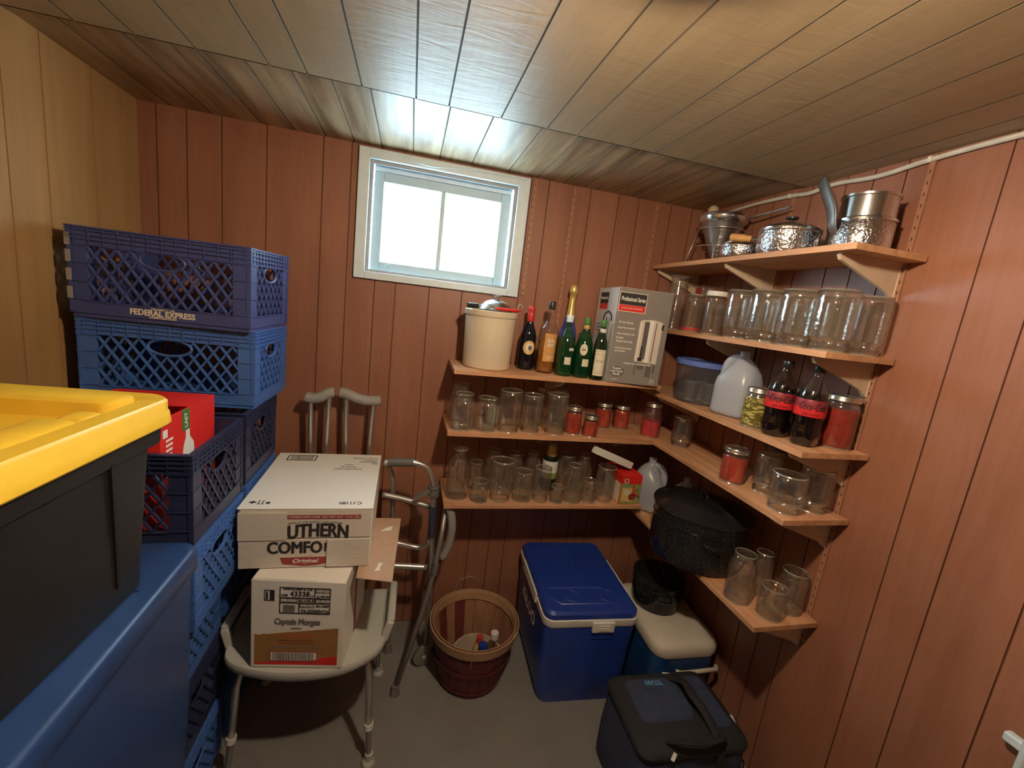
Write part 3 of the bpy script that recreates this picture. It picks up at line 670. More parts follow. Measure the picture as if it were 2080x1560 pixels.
# crock and what sits on it
t = thing('crock', (-1.098, -.150, b1), 0, 'tall cream stoneware crock at the left end of the top back shelf', 'crock')
MB().lathe([(.098, 0), (.104, .004), (.106, .012), (.1125, .225), (.1165, .228), (.1180, .232), (.1180, .250), (.115, .253), (.108, .253), (.106, .20), (.10, .02), (0, .018)], 48).obj('crock_body', 'crock', t, smooth=.5)
t = thing('pot_lid', (-1.075, -.118, b1 + .254), 0, 'shiny domed steel lid lying on the cream crock', 'lid')
MB().lathe([(.078, 0), (.080, .003), (.070, .020), (.050, .038), (.022, .048), (0, .050)], 36, cap0=False).obj('lid_dome', 'steel', t, smooth=.9)
MB().lathe([(.008, .049), (.008, .058), (.022, .062), (.022, .068), (0, .070)], 20, cap0=False).obj('knob', 'steel', t, smooth=.8)
t = thing('whisk', (-1.200, -.200, b1 + .254), 0, 'wire whisk with dark grip lying across the left of the crock rim', 'whisk')
MB().tube([(-.015, -.02, .012), (.030, -.010, .013)], .011, 10).obj('grip', 'black_plastic', t, smooth=.8)
b = MB()
for k in range(5):
    w = (k - 2) * .008; b.tube(smooth_path([(.028, -.010, .013), (.070, -.010 + w, .013 + .012 * (k % 2)), (.110, .004 + w * .6, .013), (.125, .005, .013)], 4), .0016, 6)
b.obj('wire_loops', 'steel', t, smooth=4)
t = thing('cookie_cutter', (-1.040, -.215, b1 + .254), .3, 'red openwork kitchen gadget on the right of the crock rim', 'kitchen gadget')
b = MB()
for pts in ([(-.06, 0), (-.02, .02), (.03, .015), (.055, -.01), (.02, -.02), (-.02, -.012)],): b.tube(smooth_path([(x, y, .012) for x, y in pts], 5, True), .005, 8, closed=True)
b.tube([(-.02, .02, .012), (.02, -.02, .012)], .003, 6); b.tube([(.03, .015, .012), (-.02, -.012, .012)], .003, 6); b.box(-.035, .04, -.010, .012, .004, .010)
b.obj('red_frame', 'red_print', t, smooth=.8)
MB().tube(smooth_path([(.045, .0, .012), (.055, .005, .035), (.065, .0, .040), (.070, -.008, .022)], 5), .0018, 6).obj('wire_hook', 'alu_dull', t, smooth=4)

# urn carton
t = thing('urn_carton', (-.574, -.296, b1), -.10, 'tall grey carton printed with a coffee urn, on the top back shelf', 'carton')
bw, bd, bh = .252, .270, .420
b = MB(); b.box(0, bw, 0, bd, 0, bh); b.obj('carton_body', 'urn_grey', t, bevel=.0015)
patch('side_panel', 'urn_side', t, face_T('left', (0, bd / 2, bh / 2)), [(-bd / 2 + .001, bd / 2 - .001, -bh / 2 + .001, bh / 2 - .001)])
b = MB(); b.box(.002, bw - .002, .002, bd - .002, bh - .001, bh + .001); b.obj('top_flap', 'urn_side', t)
F = lambda u, v, k=0: face_T('front', (u, -.0004 - k * .0004, v))
patch('logo_border', 'label_cream', t, F(.068, .362), [(-.064, .064, -.044, .040)])
patch('logo_black', 'ink', t, F(.068, .362, 1), [(-.061, .061, -.014, .037)])
patch('logo_red', 'red_print', t, F(.068, .362, 1), [(-.061, .061, -.041, -.015)])
text('logo_lettering', 'Professional Series', 'paper_white', t, (.068, -.0018, .373), .026, width=.112, bold=.0005, shear=.25)
text('logo_lettering', 'COLLECTIONS', 'paper_white', t, (.068, -.0018, .334), .011, width=.095)
for s, v, w in (('30 Cup Capacity', .272, .068), ('Keep Warm Function', .248, .080), ('Power Indicator Light', .222, .082), ('Durable', .203, .032), ('Stainless Steel Body', .188, .078), ('Heat Resistant Base', .158, .078), ('and Handles', .145, .050)):
    text('feature_lettering', s, 'paper_white', t, (.018 + w / 2, -.0012, v), .011, width=w, bold=.0002)
u0 = .175
polypatch('urn_print', 'urn_silver', t, F(u0, 0), [(-.058, .105), (.048, .100), (.050, .285), (.040, .290), (0, .296), (-.048, .290), (-.058, .284)])
patch('urn_shade', 'urn_dark', t, F(u0, 0, 2), [(-.035, -.012, .118, .285), (.018, .022, .105, .285)])
patch('urn_light', 'paper_white', t, F(u0, 0, 2), [(-.012, .006, .104, .290), (-.052, -.048, .12, .28)])
patch('tap_print', 'ink', t, F(u0, 0, 3), [(-.036, -.028, .12, .175), (-.043, -.022, .108, .124)]); patch('handle_print', 'ink', t, F(u0, 0, 3), [(.046, .056, .255, .278)])
patch('urn_base', 'urn_dark', t, F(u0, 0, 1), [(-.040, -.008, .070, .095), (-.052, -.046, .045, .095), (.004, .028, .040, .095), (.036, .046, .060, .095)])
text('caption_lettering', 'COFFEE URN  STAINLESS STEEL', 'paper_white', t, (.135, -.0022, .092), .009, width=.13, bold=.0003)
polypatch('award_badge', 'urn_dark', t, F(.046, .052), [(.034 * math.cos(a * PI / 8), .024 * math.sin(a * PI / 8)) for a in range(16)])
text('badge_lettering', 'Brushed\nCool Touch\nHandle', 'paper_white', t, (.044, -.002, .053), .013, width=.058, bold=.0005)
text('model_lettering', 'CU-3000', 'paper_white', t, (.035, -.0012, .016), .008, width=.034)
b = MB(); b.tube([F(.218, .018) @ Vector((.010 * math.cos(a * PI / 9), .010 * math.sin(a * PI / 9), .001)) for a in range(18)], .0011, 5, closed=True)
b.obj('seal_print', 'paper_white', t); text('seal_lettering', 'R', 'paper_white', t, (.218, -.0012, .018), .012)
L = lambda u, v, k=0: face_T('left', (-.0010 - k * .0004, u, v))
patch('side_logo_black', 'ink', t, L(.175, .362), [(-.055, .055, -.014, .037)]); patch('side_logo_red', 'red_print', t, L(.175, .362), [(-.055, .055, -.041, -.015)])
text('side_logo_lettering', 'Professional Series', 'paper_white', t, (-.0022, .175, .373), .02, 'left', width=.10, shear=.25)
polypatch('side_urn_print', 'urn_silver', t, L(.09, 0), [(-.040, .05), (.040, .05), (.042, .285), (-.042, .285)]); patch('side_urn_shade', 'urn_dark', t, L(.09, 0, 2), [(-.020, -.006, .05, .285), (.020, .026, .05, .285)])
b = MB(); b.tube(smooth_path([L(.09, 0, 2) @ Vector(p) for p in ((-.052, .270, .001), (-.045, .295, .001), (0, .312, .001), (.045, .295, .001), (.052, .270, .001))], 4), .003, 6); b.obj('urn_handle_print', 'ink', t)
for v in (.25, .235, .22): patch('side_text', 'ink_grey', t, L(.20, v), [(-.04, .04, -.002, .002)])

# ---------------------------------------------------------------- jugs, cola, tub
def squircle(cx, cy, hx, hy, z, n=32, p=4.5):
    out = []
    for k in range(n):
        a = 2 * PI * k / n; c, s = math.cos(a), math.sin(a)
        out.append(Vector((cx + hx * math.copysign(abs(c) ** (2 / p), c), cy + hy * math.copysign(abs(s) ** (2 / p), s), z)))
    return out
def jug(x, y, z, rz, label, water, s=1.0):
    t = thing('plastic_jug', (x, y, z), rz, label, 'jug'); h = .262 * s; r = .074 * s
    rows = [(.060, 0, 0, 4), (.072, 0, .006, 4.5), (.074, 0, .02, 5), (.074, 0, .10, 5), (.0745, 0, .118, 5), (.072, 0, .150, 4), (.062, .006, .180, 3), (.046, .008, .208, 2.4), (.030, .004, .228, 2.1), (.0185, 0, .240, 2), (.0180, 0, .260, 2), (.0195, 0, .2605, 2), (.0195, 0, .264, 2)]
    b = MB(); b.loft([squircle(ox * s, 0, q * s, q * s, zz * s, 36, p) for q, ox, zz, p in rows], cap1=False)
    b.obj('jug_body', 'jug_plastic', t, smooth=1.2)
    hp = smooth_path([Vector(p) * s for p in ((-.010, 0, .232), (-.036, 0, .232), (-.060, 0, .212), (-.069, 0, .180), (-.069, 0, .150), (-.058, 0, .128))], 6)
    MB().tube(hp, .0125 * s, 12, sc=(1, 1.25)).obj('handle', 'jug_plastic', t, smooth=4)
    if water:
        b = MB(); b.loft([squircle(0, 0, q * s, q * s, zz * s, 36, p) for q, zz, p in ((.057, .003, 4), (.070, .008, 4.5), (.0725, .02, 5), (.0725, water, 5))]); b.obj('water', 'jug_water', t, smooth=.8)
    return t
jug(-.150, -.610, zC, -PI * .5 + .35, 'milky plastic gallon jug half full of water, between tub and pickles', .115, .98)
jug(-.185, -.190, zE, PI * .75, 'milky plastic jug in the corner on the lowest right shelf', .12, 1.0)
jug(-.078, -.338, zE, PI * 1.0, 'milky plastic jug between the corner jug and the big black pot', .10, .84)
def cola(x, y, label, rz):
    t = thing('cola_bottle', (x, y, zC), rz, label, 'bottle'); R = .0445
    prof = [(.0, .012), (.018, .004), (.030, .0), (.036, .003), (.041, .014), (.0445, .035), (.0440, .050), (.0400, .066), (.0405, .080), (.0435, .098), (.0435, .150), (.0430, .158), (.0375, .178), (.0260, .203), (.0165, .222), (.0135, .232), (.0135, .240), (.0160, .241), (.0160, .243)]
    # five-lobed foot
    b = MB(); rings = []
    n = 50
    for r, z in prof[1:]:
        rings.append([Vector((r * (1 - .10 * max(0, 1 - z / .06) * (.5 - .5 * math.cos(5 * 2 * PI * k / n))) * math.cos(2 * PI * k / n), r * (1 - .10 * max(0, 1 - z / .06) * (.5 - .5 * math.cos(5 * 2 * PI * k / n))) * math.sin(2 * PI * k / n), z)) for k in range(n)])
    b.loft(rings, cap1=False); b.obj('plastic_body', 'clear_bottle', t, smooth=1.0)
    rings = []
    for r, z in [(q * .975, w + .001) for q, w in prof[1:] if w < .170] + [(.038, .172), (.0, .172)]:
        rings.append([Vector((max(r, .0005) * (1 - .10 * max(0, 1 - z / .06) * (.5 - .5 * math.cos(5 * 2 * PI * k / n))) * math.cos(2 * PI * k / n), max(r, .0005) * (1 - .10 * max(0, 1 - z / .06) * (.5 - .5 * math.cos(5 * 2 * PI * k / n))) * math.sin(2 * PI * k / n), z)) for k in range(n)])
    b = MB(); b.loft(rings); b.obj('cola', 'cola', t, smooth=1.0)
    MB().lathe([(.0442, .098), (.0446, .099), (.0446, .1255), (.0442, .1255)], 40, cap0=False).obj('label_band', 'cola_label', t, smooth=.8)
    MB().lathe([(.0442, .1255), (.0446, .1255), (.0446, .151), (.0442, .152)], 40, cap0=False).obj('label_top', 'cola_label_dark', t, smooth=.8)
    text('lettering', 'Coca-Cola', 'ink', t, (0, 0, .130), .034, bendR=.0453, ang0=0, width=.078, bold=.0004, shear=.35)
    text('lettering', 'ZERO SUGAR', 'ink', t, (0, 0, .1065), .009, bendR=.0453, ang0=0, width=.045)
    MB().lathe([(.0165, .236), (.0172, .237), (.0172, .254), (.0155, .257), (0, .257)], 24, cap0=False).obj('cap', 'black_plastic', t, smooth=.7)
cola(-.208, -.872, 'dark cola bottle with red label, nearer the pickle jar', -.75)
cola(-.185, -.968, 'dark cola bottle with red label, nearer the big red jar', -.75)
t = thing('plastic_tub', (-.152, -.385, zC), 0, 'round clear plastic tub with a blue lid, left of the milky jug', 'tub')
MB().lathe([(.095, 0), (.102, .004), (.105, .02), (.114, .165), (.116, .168)], 44).obj('tub_body', 'tub_clear', t, smooth=.7)
MB().lathe([(.1165, .164), (.1195, .166), (.1195, .184), (.115, .188), (.108, .186), (.107, .182), (0, .182)], 44, cap0=False).obj('tub_lid', 'lid_blue', t, smooth=.6)
for x, y, l, k in ((-.195, -.385, 'small upright glass inside the blue-lidded tub, nearer the room', 0), (-.120, -.350, 'small upright glass inside the blue-lidded tub, nearer the wall', 1), (-.135, -.435, 'small upright glass inside the blue-lidded tub, nearer the jug', 2)):
    jar(x, y, zC + .006, .028, .085, 'tumbler', l, 'glass', name='small_glass', group='glasses inside the tub')

# ---------------------------------------------------------------- top shelf kitchenware
t = thing('strainer_stand', (-.135, -.300, zA), 0, 'bent wire stand around the cone strainer on the topmost shelf', 'stand')
b = MB(); rr = .094
b.tube([(rr * math.cos(a), rr * math.sin(a), .148) for a in [k * PI / 12 for k in range(24)]], .0028, 6, closed=True)
for a0 in (.9, 2.5, 4.1, 5.6):
    p = lambda a, r, z: (r * math.cos(a), r * math.sin(a), z)
    b.tube([p(a0 - .12, rr, .148), p(a0 - .16, .125, .004), p(a0 + .0, .132, .0025), p(a0 + .16, .125, .004), p(a0 + .12, rr, .148)], .0028, 6)
b.tube([(.108 * math.cos(a), .108 * math.sin(a), .070) for a in [k * PI / 12 for k in range(24)]], .0018, 6, closed=True)
b.obj('wire_frame', 'alu', t, smooth=4)
t = thing('cone_strainer', (-.135, -.300, zA), 0, 'conical perforated metal strainer with long thin handle, topmost shelf', 'strainer')
MB().lathe([(.0, .012), (.014, .014), (.034, .05), (.060, .110), (.088, .170), (.094, .178), (.099, .182)], 36, cap0=False).obj('cone', 'steel_brush', t, smooth=.8)
MB().lathe([(.095, .174), (.100, .182), (.103, .198), (.107, .201), (.109, .206), (.105, .210), (.100, .205)], 40, cap0=False).obj('rim', 'steel', t, smooth=.7)
MB().tube([(.05, -.095, .198), (.07, -.25, .210), (.070, -.272, .212), (.085, -.272, .212), (.085, -.25, .210), (.07, -.085, .198)], .0030, 8).obj('handle', 'alu', t, smooth=.9)
t = thing('wooden_pestle', (-.138, -.288, zA + .030), 0, 'wooden pestle standing in the cone strainer, knob upwards', 'pestle')
o = MB().lathe([(.004, -.02), (.012, .02), (.018, .06), (.019, .12), (.014, .150), (.013, .165), (.020, .190), (.025, .212), (.022, .230), (.012, .240), (0, .242)], 20).obj('pestle_body', 'pestle', t, smooth=4); o.rotation_euler = (-.24, -.05, 0)
def pan(name, x, y, z, r, h, label, hm='steel_hammer', lidh=.03, knob='black_plastic', handle=None, lid=True):
    t = thing(name, (x, y, z), 0, label, 'pot')
    MB().lathe([(r * .80, 0), (r * .92, .004), (r * .99, h * .25), (r, h * .9), (r + .003, h * .94), (r + .003, h), (r - .002, h), (r - .004, h * .2), (0, .005)], 48).obj('pot_body', hm, t, smooth=.6)
    if lid:
        l = MB().lathe([(r + .002, h), (r + .003, h + .004), (r * .94, h + .010), (r * .70, h + lidh * .7), (r * .35, h + lidh), (0, h + lidh * 1.04)], 48, cap0=False).obj('lid', 'steel', t, smooth=.7)
        if knob: MB().lathe([(.006, h + lidh), (.006, h + lidh + .010), (.020, h + lidh + .014), (.020, h + lidh + .020), (0, h + lidh + .024)], 20, cap0=False).obj('knob', knob, l, smooth=.7)
    return t
t = pan('frying_pan', -.180, -.500, zA, .080, .048, 'low hammered metal pan with domed lid, left of the wooden-handled saucepan', lidh=.035, knob=None)
MB().tube([(-.02, .074, .036), (-.03, .100, .040), (-.045, .098, .040), (-.055, .056, .036)], .004, 8).obj('handle', 'alu_dull', t, smooth=4)
t = pan('saucepan', -.170, -.712, zA, .096, .084, 'hammered metal saucepan with lid and orange wooden handle')
MB().tube([(-.050, .070, .058), (-.068, .105, .064)], [.009, .008], 12).obj('handle_ferrule', 'steel', t, smooth=.8)
MB().tube(smooth_path([(-.066, .100, .063), (-.078, .125, .067), (-.092, .160, .072), (-.096, .172, .073)], 4), [.0115] * 4 + [.014] * 4 + [.0145] * 3 + [.013, .007], 14).obj('handle', 'wood_handle', t, smooth=4)
t = thing('double_boiler', (-.112, -.930, zA), 0, 'tall two-tier metal pot at the near end of the topmost shelf', 'pot')
MB().lathe([(.066, 0), (.073, .004), (.0765, .015), (.077, .084), (.073, .090)], 48).obj('lower_pot', 'steel_hammer', t, smooth=.6)
MB().lathe([(.073, .088), (.079, .090), (.080, .095), (.072, .100), (.071, .158), (.075, .160), (.0755, .166), (.071, .166), (.069, .10), (0, .098)], 48, cap0=False).obj('upper_pot', 'steel', t, smooth=.5)
b = MB(); pts = smooth_path([(-.060, .030, .040), (-.080, .036, .075), (-.086, .046, .125), (-.090, .078, .185), (-.086, .105, .225)], 5)
b.tube(pts, [.012 + .010 * min(1, k / 8) for k in range(len(pts))], 12, sc=(1, .28)); b.obj('handle', 'alu_dark', t, smooth=4)
t = pan('small_pot', -.054, -.810, zA, .042, .100, 'small metal pot squeezed at the wall behind the two-tier pot', knob=None, lidh=.012)


# ---------------------------------------------------------------- big enamel pots
def pot(x, y, z, r, h, label, lh, rz):
    t = thing('stock_pot', (x, y, z), rz, label, 'pot')
    MB().lathe([(r * .82, 0), (r * .95, .006), (r * .99, .03), (r, h * .55), (r, h * .78), (r + .003, h * .785), (r + .003, h * .80), (r, h * .805), (r * 1.02, h), (r * 1.0, h), (r * .97, h * .8), (0, .02)], 56).obj('pot_body', 'enamel', t, smooth=.5)
    l = MB().lathe([(r * 1.03, h), (r * 1.055, h + .003), (r * 1.05, h + .010), (r * .92, h + .014), (r * .80, h + lh * .55), (r * .50, h + lh * .9), (r * .2, h + lh), (0, h + lh * 1.02)], 56, cap0=False).obj('lid', 'enamel_lid', t, smooth=.6)
    MB().tube(smooth_path([(-.035, 0, h + lh), (-.032, 0, h + lh + .022), (.032, 0, h + lh + .022), (.035, 0, h + lh)], 5), .005, 8).obj('lid_handle', 'enamel', l, smooth=4)
    for s in (1, -1):
        MB().tube(smooth_path([(s * r * .99, -.035, h * .72), (s * (r + .028), -.030, h * .70), (s * (r + .028), .030, h * .70), (s * r * .99, .035, h * .72)], 5), .0055, 8).obj('handle', 'enamel', t, smooth=4)
    return t
pot(-.200, -.612, zE, .186, .208, 'huge black speckled enamel canning pot on the lowest right shelf', .045, -PI * .62)
pot(-.195, -.425, .392, .116, .135, 'smaller black speckled enamel pot standing on the white-lidded cooler', .028, -PI * .62)

# ---------------------------------------------------------------- coolers
t = thing('large_cooler', (-.803, -.572, 0), -.05, 'big blue cooler with white rim and latch, standing on the floor', 'cooler')
w, d, h = .418, .535, .412
def rrect(x0, x1, y0, y1, z, c, n=5):
    out = []
    for cx, cy, a in ((x1 - c, y1 - c, 0), (x0 + c, y1 - c, PI / 2), (x0 + c, y0 + c, PI), (x1 - c, y0 + c, 1.5 * PI)):
        for k in range(n + 1): q = a + k * PI / 2 / n; out.append(Vector((cx + c * math.cos(q), cy + c * math.sin(q), z)))
    return out
b = MB(); b.loft([rrect(.030, w - .030, .030, d - .02, .0, .04), rrect(.018, w - .018, .018, d - .015, .05, .045), rrect(.008, w - .008, .008, d - .008, .12, .045), rrect(.0, w, 0, d, h - .05, .04), rrect(0, w, 0, d, h, .04)])
b.obj('cooler_body', 'cooler_blue', t, smooth=.7)
b = MB(); b.loft([rrect(-.004, w + .004, -.004, d + .004, h - .004, .042), rrect(-.008, w + .008, -.008, d + .008, h + .004, .045), rrect(-.008, w + .008, -.008, d + .008, h + .030, .045), rrect(-.002, w + .002, -.002, d + .002, h + .034, .042)])
b.obj('white_rim', 'white_plastic', t, smooth=.7)
b = MB(); b.loft([rrect(-.004, w + .004, -.004, d + .004, h + .034, .042), rrect(-.004, w + .004, -.004, d + .004, h + .055, .042), rrect(.006, w - .006, .006, d - .006, h + .068, .04), rrect(.022, w - .022, .022, d - .022, h + .070, .035)])
l = b.obj('lid', 'cooler_blue', t, smooth=.6)
b = MB(); z = h + .070
b.tube([(.035, .155, z), (.26, .158, z), (.30, .150, z)], .008, 8, sc=(1, .6)); b.tube([(.035, .155, z), (.030, .10, z), (.075, .050, z), (w - .075, .050, z)], .008, 8, sc=(1, .6))
b.tube([(.20, .46, z), (.215, .44, z), (.235, .30, z), (.262, .165, z)], .009, 8, sc=(1, .6)); b.box(.03, w - .03, d - .09, d - .03, z - .002, z + .006); b.obj('lid_ridges', 'cooler_blue', l, smooth=.8)
for cx in (.135, .300):
    MB().tube([(cx + .038 * math.cos(a), .098 + .038 * math.sin(a), z) for a in [k * PI / 12 for k in range(24)]], .0058, 8, closed=True).obj('cup_ring', 'cooler_blue', l, smooth=4)
b = MB(); b.box(w / 2 - .005, w / 2 + .095, -.020, -.004, h - .022, h + .026); o = b.obj('latch', 'white_plastic', t, bevel=.004)
b = MB(); b.box(w / 2 + .02, w / 2 + .072, -.024, -.019, h - .012, h + .004); b.box(w / 2 + .02, w / 2 + .072, -.0235, -.019, h + .009, h + .014); b.obj('latch_tab', 'white_plastic', o, bevel=.0015)
for x, s in ((-.016, 1), (w + .006, -1)): MB().box(x, x + .010, .14, .40, h + .004, h + .052).obj('side_handle', 'white_plastic', t, bevel=.004)
text('side_lettering', 'IGLOO', 'paper_white', t, (-.0015, .27, h - .105), .085, 'left', width=.24, bold=.002)
MB().box(w / 2 + .0, w / 2 + .09, -.0045, .004, h - .065, h - .028).obj('latch_recess', 'cooler_blue', t, bevel=.003)

t = thing('small_cooler', (-.338, -.700, 0), -.02, 'smaller blue cooler with rounded off-white lid, in the corner', 'cooler')
w, d, h = .312, .430, .325
b = MB(); b.loft([rrect(.03, w - .03, .03, d - .03, 0, .05), rrect(.012, w - .012, .012, d - .012, .10, .06), rrect(.004, w - .004, .004, d - .004, h - .03, .06), rrect(.004, w - .004, .004, d - .004, h, .06)]); b.obj('cooler_body', 'cooler_blue2', t, smooth=.7)
b = MB(); b.loft([rrect(0, w, 0, d, h, .065, 8), rrect(-.004, w + .004, -.004, d + .004, h + .010, .07, 8), rrect(-.004, w + .004, -.004, d + .004, h + .040, .07, 8), rrect(.006, w - .006, .006, d - .006, h + .058, .066, 8), rrect(.030, w - .030, .030, d - .030, h + .066, .06, 8)]); b.obj('lid', 'cooler_white', t, smooth=.8)
MB().tube([(.10, -.006, h - .055), (.115, -.022, h - .050), (.285, -.022, h - .045), (.295, -.004, h - .048)], .009, 10).obj('handle', 'cooler_white', t, smooth=.9)

# soft cooler bag
t = thing('cooler_bag', (-.610, -1.065, 0), -.03, 'dark navy soft cooler bag with blue lettering, front right on the floor', 'bag')
w, d, h = .405, .300, .330
b = MB(); b.loft([rrect(.01, w - .01, .01, d - .01, 0, .03), rrect(-.006, w + .006, -.006, d + .006, .05, .04), rrect(-.010, w + .012, -.012, d + .006, .17, .05), rrect(0, w, 0, d, h - .04, .04), rrect(.006, w - .006, .006, d - .006, h - .012, .04)])
b.obj('bag_body', 'bag_navy', t, smooth=.8)
b = MB(); b.loft([rrect(-.004, w + .004, -.004, d + .004, h - .022, .04), rrect(-.008, w + .008, -.008, d + .008, h - .006, .045), rrect(0, w, 0, d, h + .008, .045), rrect(.03, w - .03, .03, d - .03, h + .020, .04)])
l = b.obj('lid_flap', 'bag_black', t, smooth=.8)
b = MB(); b.loft([rrect(.045, w * .64, .09, d - .03, h + .015, .03), rrect(.055, w * .63, .10, d - .04, h + .028, .03)]); b.obj('lid_panel', 'bag_navy', l, smooth=.7)
b = MB(); b.loft([rrect(w * .70, w - .02, .05, d - .03, h + .012, .02), rrect(w * .71, w - .03, .06, d - .04, h + .024, .02)]); b.obj('lid_panel', 'bag_navy', l, smooth=.7)
text('lettering', 'TITAN', 'light_blue_ink', l, (.165, d - .058, h + .0292), .030, 'top', width=.070, spin=PI, bold=.0006)
MB().tube(smooth_path([(.10, .03, h + .015), (.12, -.004, h + .052), (.20, -.020, h + .058), (.28, -.004, h + .050), (.30, .03, h + .015)], 6), .012, 10, sc=(1, .5)).obj('carry_strap', 'bag_black', t, smooth=4)
MB().tube(smooth_path([(.235, .27, h + .02), (.27, .21, h + .055), (.265, .15, h + .060), (.285, .09, h + .040), (.285, .01, h + .01), (.29, -.014, h - .08), (.29, -.016, .10)], 6), .016, 10, sc=(1, .4)).obj('shoulder_strap', 'bag_black', t, smooth=4)
b = MB(); b.loft([rrect(.045, w - .045, -.040, .0, .03, .02), rrect(.035, w - .035, -.055, .0, .06, .025), rrect(.035, w - .035, -.050, .0, .20, .025), rrect(.05, w - .05, -.02, .0, .225, .015)]); b.obj('front_pocket', 'bag_navy', t, smooth=.8)
for x, y, r in ((.075, d - .012, .3), (.255, d - .005, -.2), (w - .004, .09, 1.3), (.10, -.012, .7)):
    o = MB().box(-.016, .016, -.006, .006, 0, .006).obj('strap_buckle', 'white_plastic', t, bevel=.002); o.location = (x, y, h + .004); o.rotation_euler = (0, 0, r)
b = MB(); b.tube([(.02, -.013, .235), (w - .02, -.013, .235), (w + .011, .02, .235), (w + .011, d - .02, .235)], .004, 6); b.obj('zip', 'bag_black', t, smooth=4)

# ---------------------------------------------------------------- bushel basket
BX, BY = -1.058, -.352
t = thing('bushel_basket', (BX, BY, 0), 0, 'round wooden bushel basket with dark red outside, on the floor', 'basket')
n = 22; hb = .285; r0, r1 = .135, .192
for k in range(n):
    a = 2 * PI * k / n + .1; b = MB(); wv0, wv1 = 2 * PI * r0 / n * .50, 2 * PI * r1 / n * .500
    e = Vector((math.cos(a), math.sin(a), 0)); u = Vector((-math.sin(a), math.cos(a), 0)); rg = []
    for q in (0, .12, .35, .65, 1):
        rr = r0 + (r1 - r0) * (q ** .8); wv = wv0 + (wv1 - wv0) * q; z = Vector((0, 0, hb * q))
        rg.append([e * rr - u * wv + z, e * rr + u * wv + z, e * (rr + .003) + u * wv + z, e * (rr + .003) - u * wv + z])
    b.loft(rg)
    for f in b.b.faces:
        c = f.calc_center_median(); f.material_index = 1 if (c.xy.length > (r0 + (r1 - r0) * (max(0, c.z / hb) ** .8)) + .0020 or k in (6, 8)) else 0
    b.obj('stave', ['basket_wood', 'basket_red'], t)
MB().lathe([(0, .004), (r0 + .002, .004), (r0 + .002, .010), (0, .010)], 32, cap0=False).obj('basket_floor', 'basket_wood', t)
def hoop(z0, z1, ra, rb, m, th=.004, nm='hoop'):
    MB().lathe([(ra, z0), (ra + th, z0), (rb + th, z1), (rb, z1), (ra, z0)], 44, cap0=False).obj(nm, m, t, smooth=.6)
hoop(.248, .290, .194, .200, 'basket_hoop', .005, 'rim_hoop'); hoop(.250, .290, .181, .1865, 'basket_hoop', .004, 'rim_hoop')
hoop(.130, .152, .170, .176, 'basket_red'); hoop(.012, .034, .142, .150, 'basket_red')
for s in (1, -1):
    b = MB(); b.tube(smooth_path([(s * .0 - .075, .185, .27), (-.06, .205, .335), (-.02, .208, .352), (.02, .208, .355), (.045, .20, .33)], 5), .0018, 6)
    if s == 1: b.obj('wire_handle', 'alu_dull', t, smooth=4)
    else: b.b.free()
T0 = thing('plastic_bowl', (BX + .030, BY + .005, .013), 0, 'pale beige plastic bowl sitting deep inside the bushel basket', 'bowl')
o = MB().lathe([(.075, 0), (.085, .004), (.112, .085), (.117, .086), (.117, .091), (.108, .091), (.082, .010), (0, .008)], 40).obj('bowl_body', 'beige_tub', T0, smooth=.6)
t = thing('spray_bottle', (BX + .045, BY - .035, .024), 0, 'small white and yellow-green bottle with dark blue cap, in the basket', 'bottle')
MB().lathe([(.026, 0), (.032, .004), (.033, .05), (.030, .10), (.018, .125), (.013, .130), (.013, .14)], 20).obj('bottle_body', 'pale_green', t, smooth=.7)
MB().lathe([(.0332, .066), (.0325, .095), (.0205, .125)], 20, cap0=False).obj('shoulder_label', 'paper_white', t, smooth=4)
MB().lathe([(.017, .126), (.023, .130), (.023, .150), (.020, .156), (0, .157)], 16, cap0=False).obj('cap', 'cooler_blue', t, smooth=.7)
t = thing('white_cap_bottle', (BX + .100, BY - .010, .045), 0, 'clear bottle with a white cap, right side inside the basket', 'bottle')
MB().lathe([(.015, 0), (.018, .004), (.019, .09), (.015, .125), (.011, .135), (.011, .15)], 18).obj('bottle_body', 'clear_bottle', t, smooth=.8)
MB().lathe([(.017, .140), (.0185, .142), (.0185, .170), (.017, .172), (0, .172)], 18, cap0=False).obj('cap', 'carton_white', t, smooth=.6)
t = thing('red_cap_bottle', (BX + .045, BY + .045, .024), 0, 'little bottle with a pinkish red cap, at the back inside the basket', 'bottle')
MB().lathe([(.020, 0), (.023, .004), (.023, .08), (.012, .10)], 16).obj('bottle_body', 'label_yellow', t, smooth=.8)
MB().lathe([(.014, .098), (.017, .100), (.015, .128), (0, .130)], 12, cap0=False).obj('cap', 'pink_jelly', t, smooth=.7)

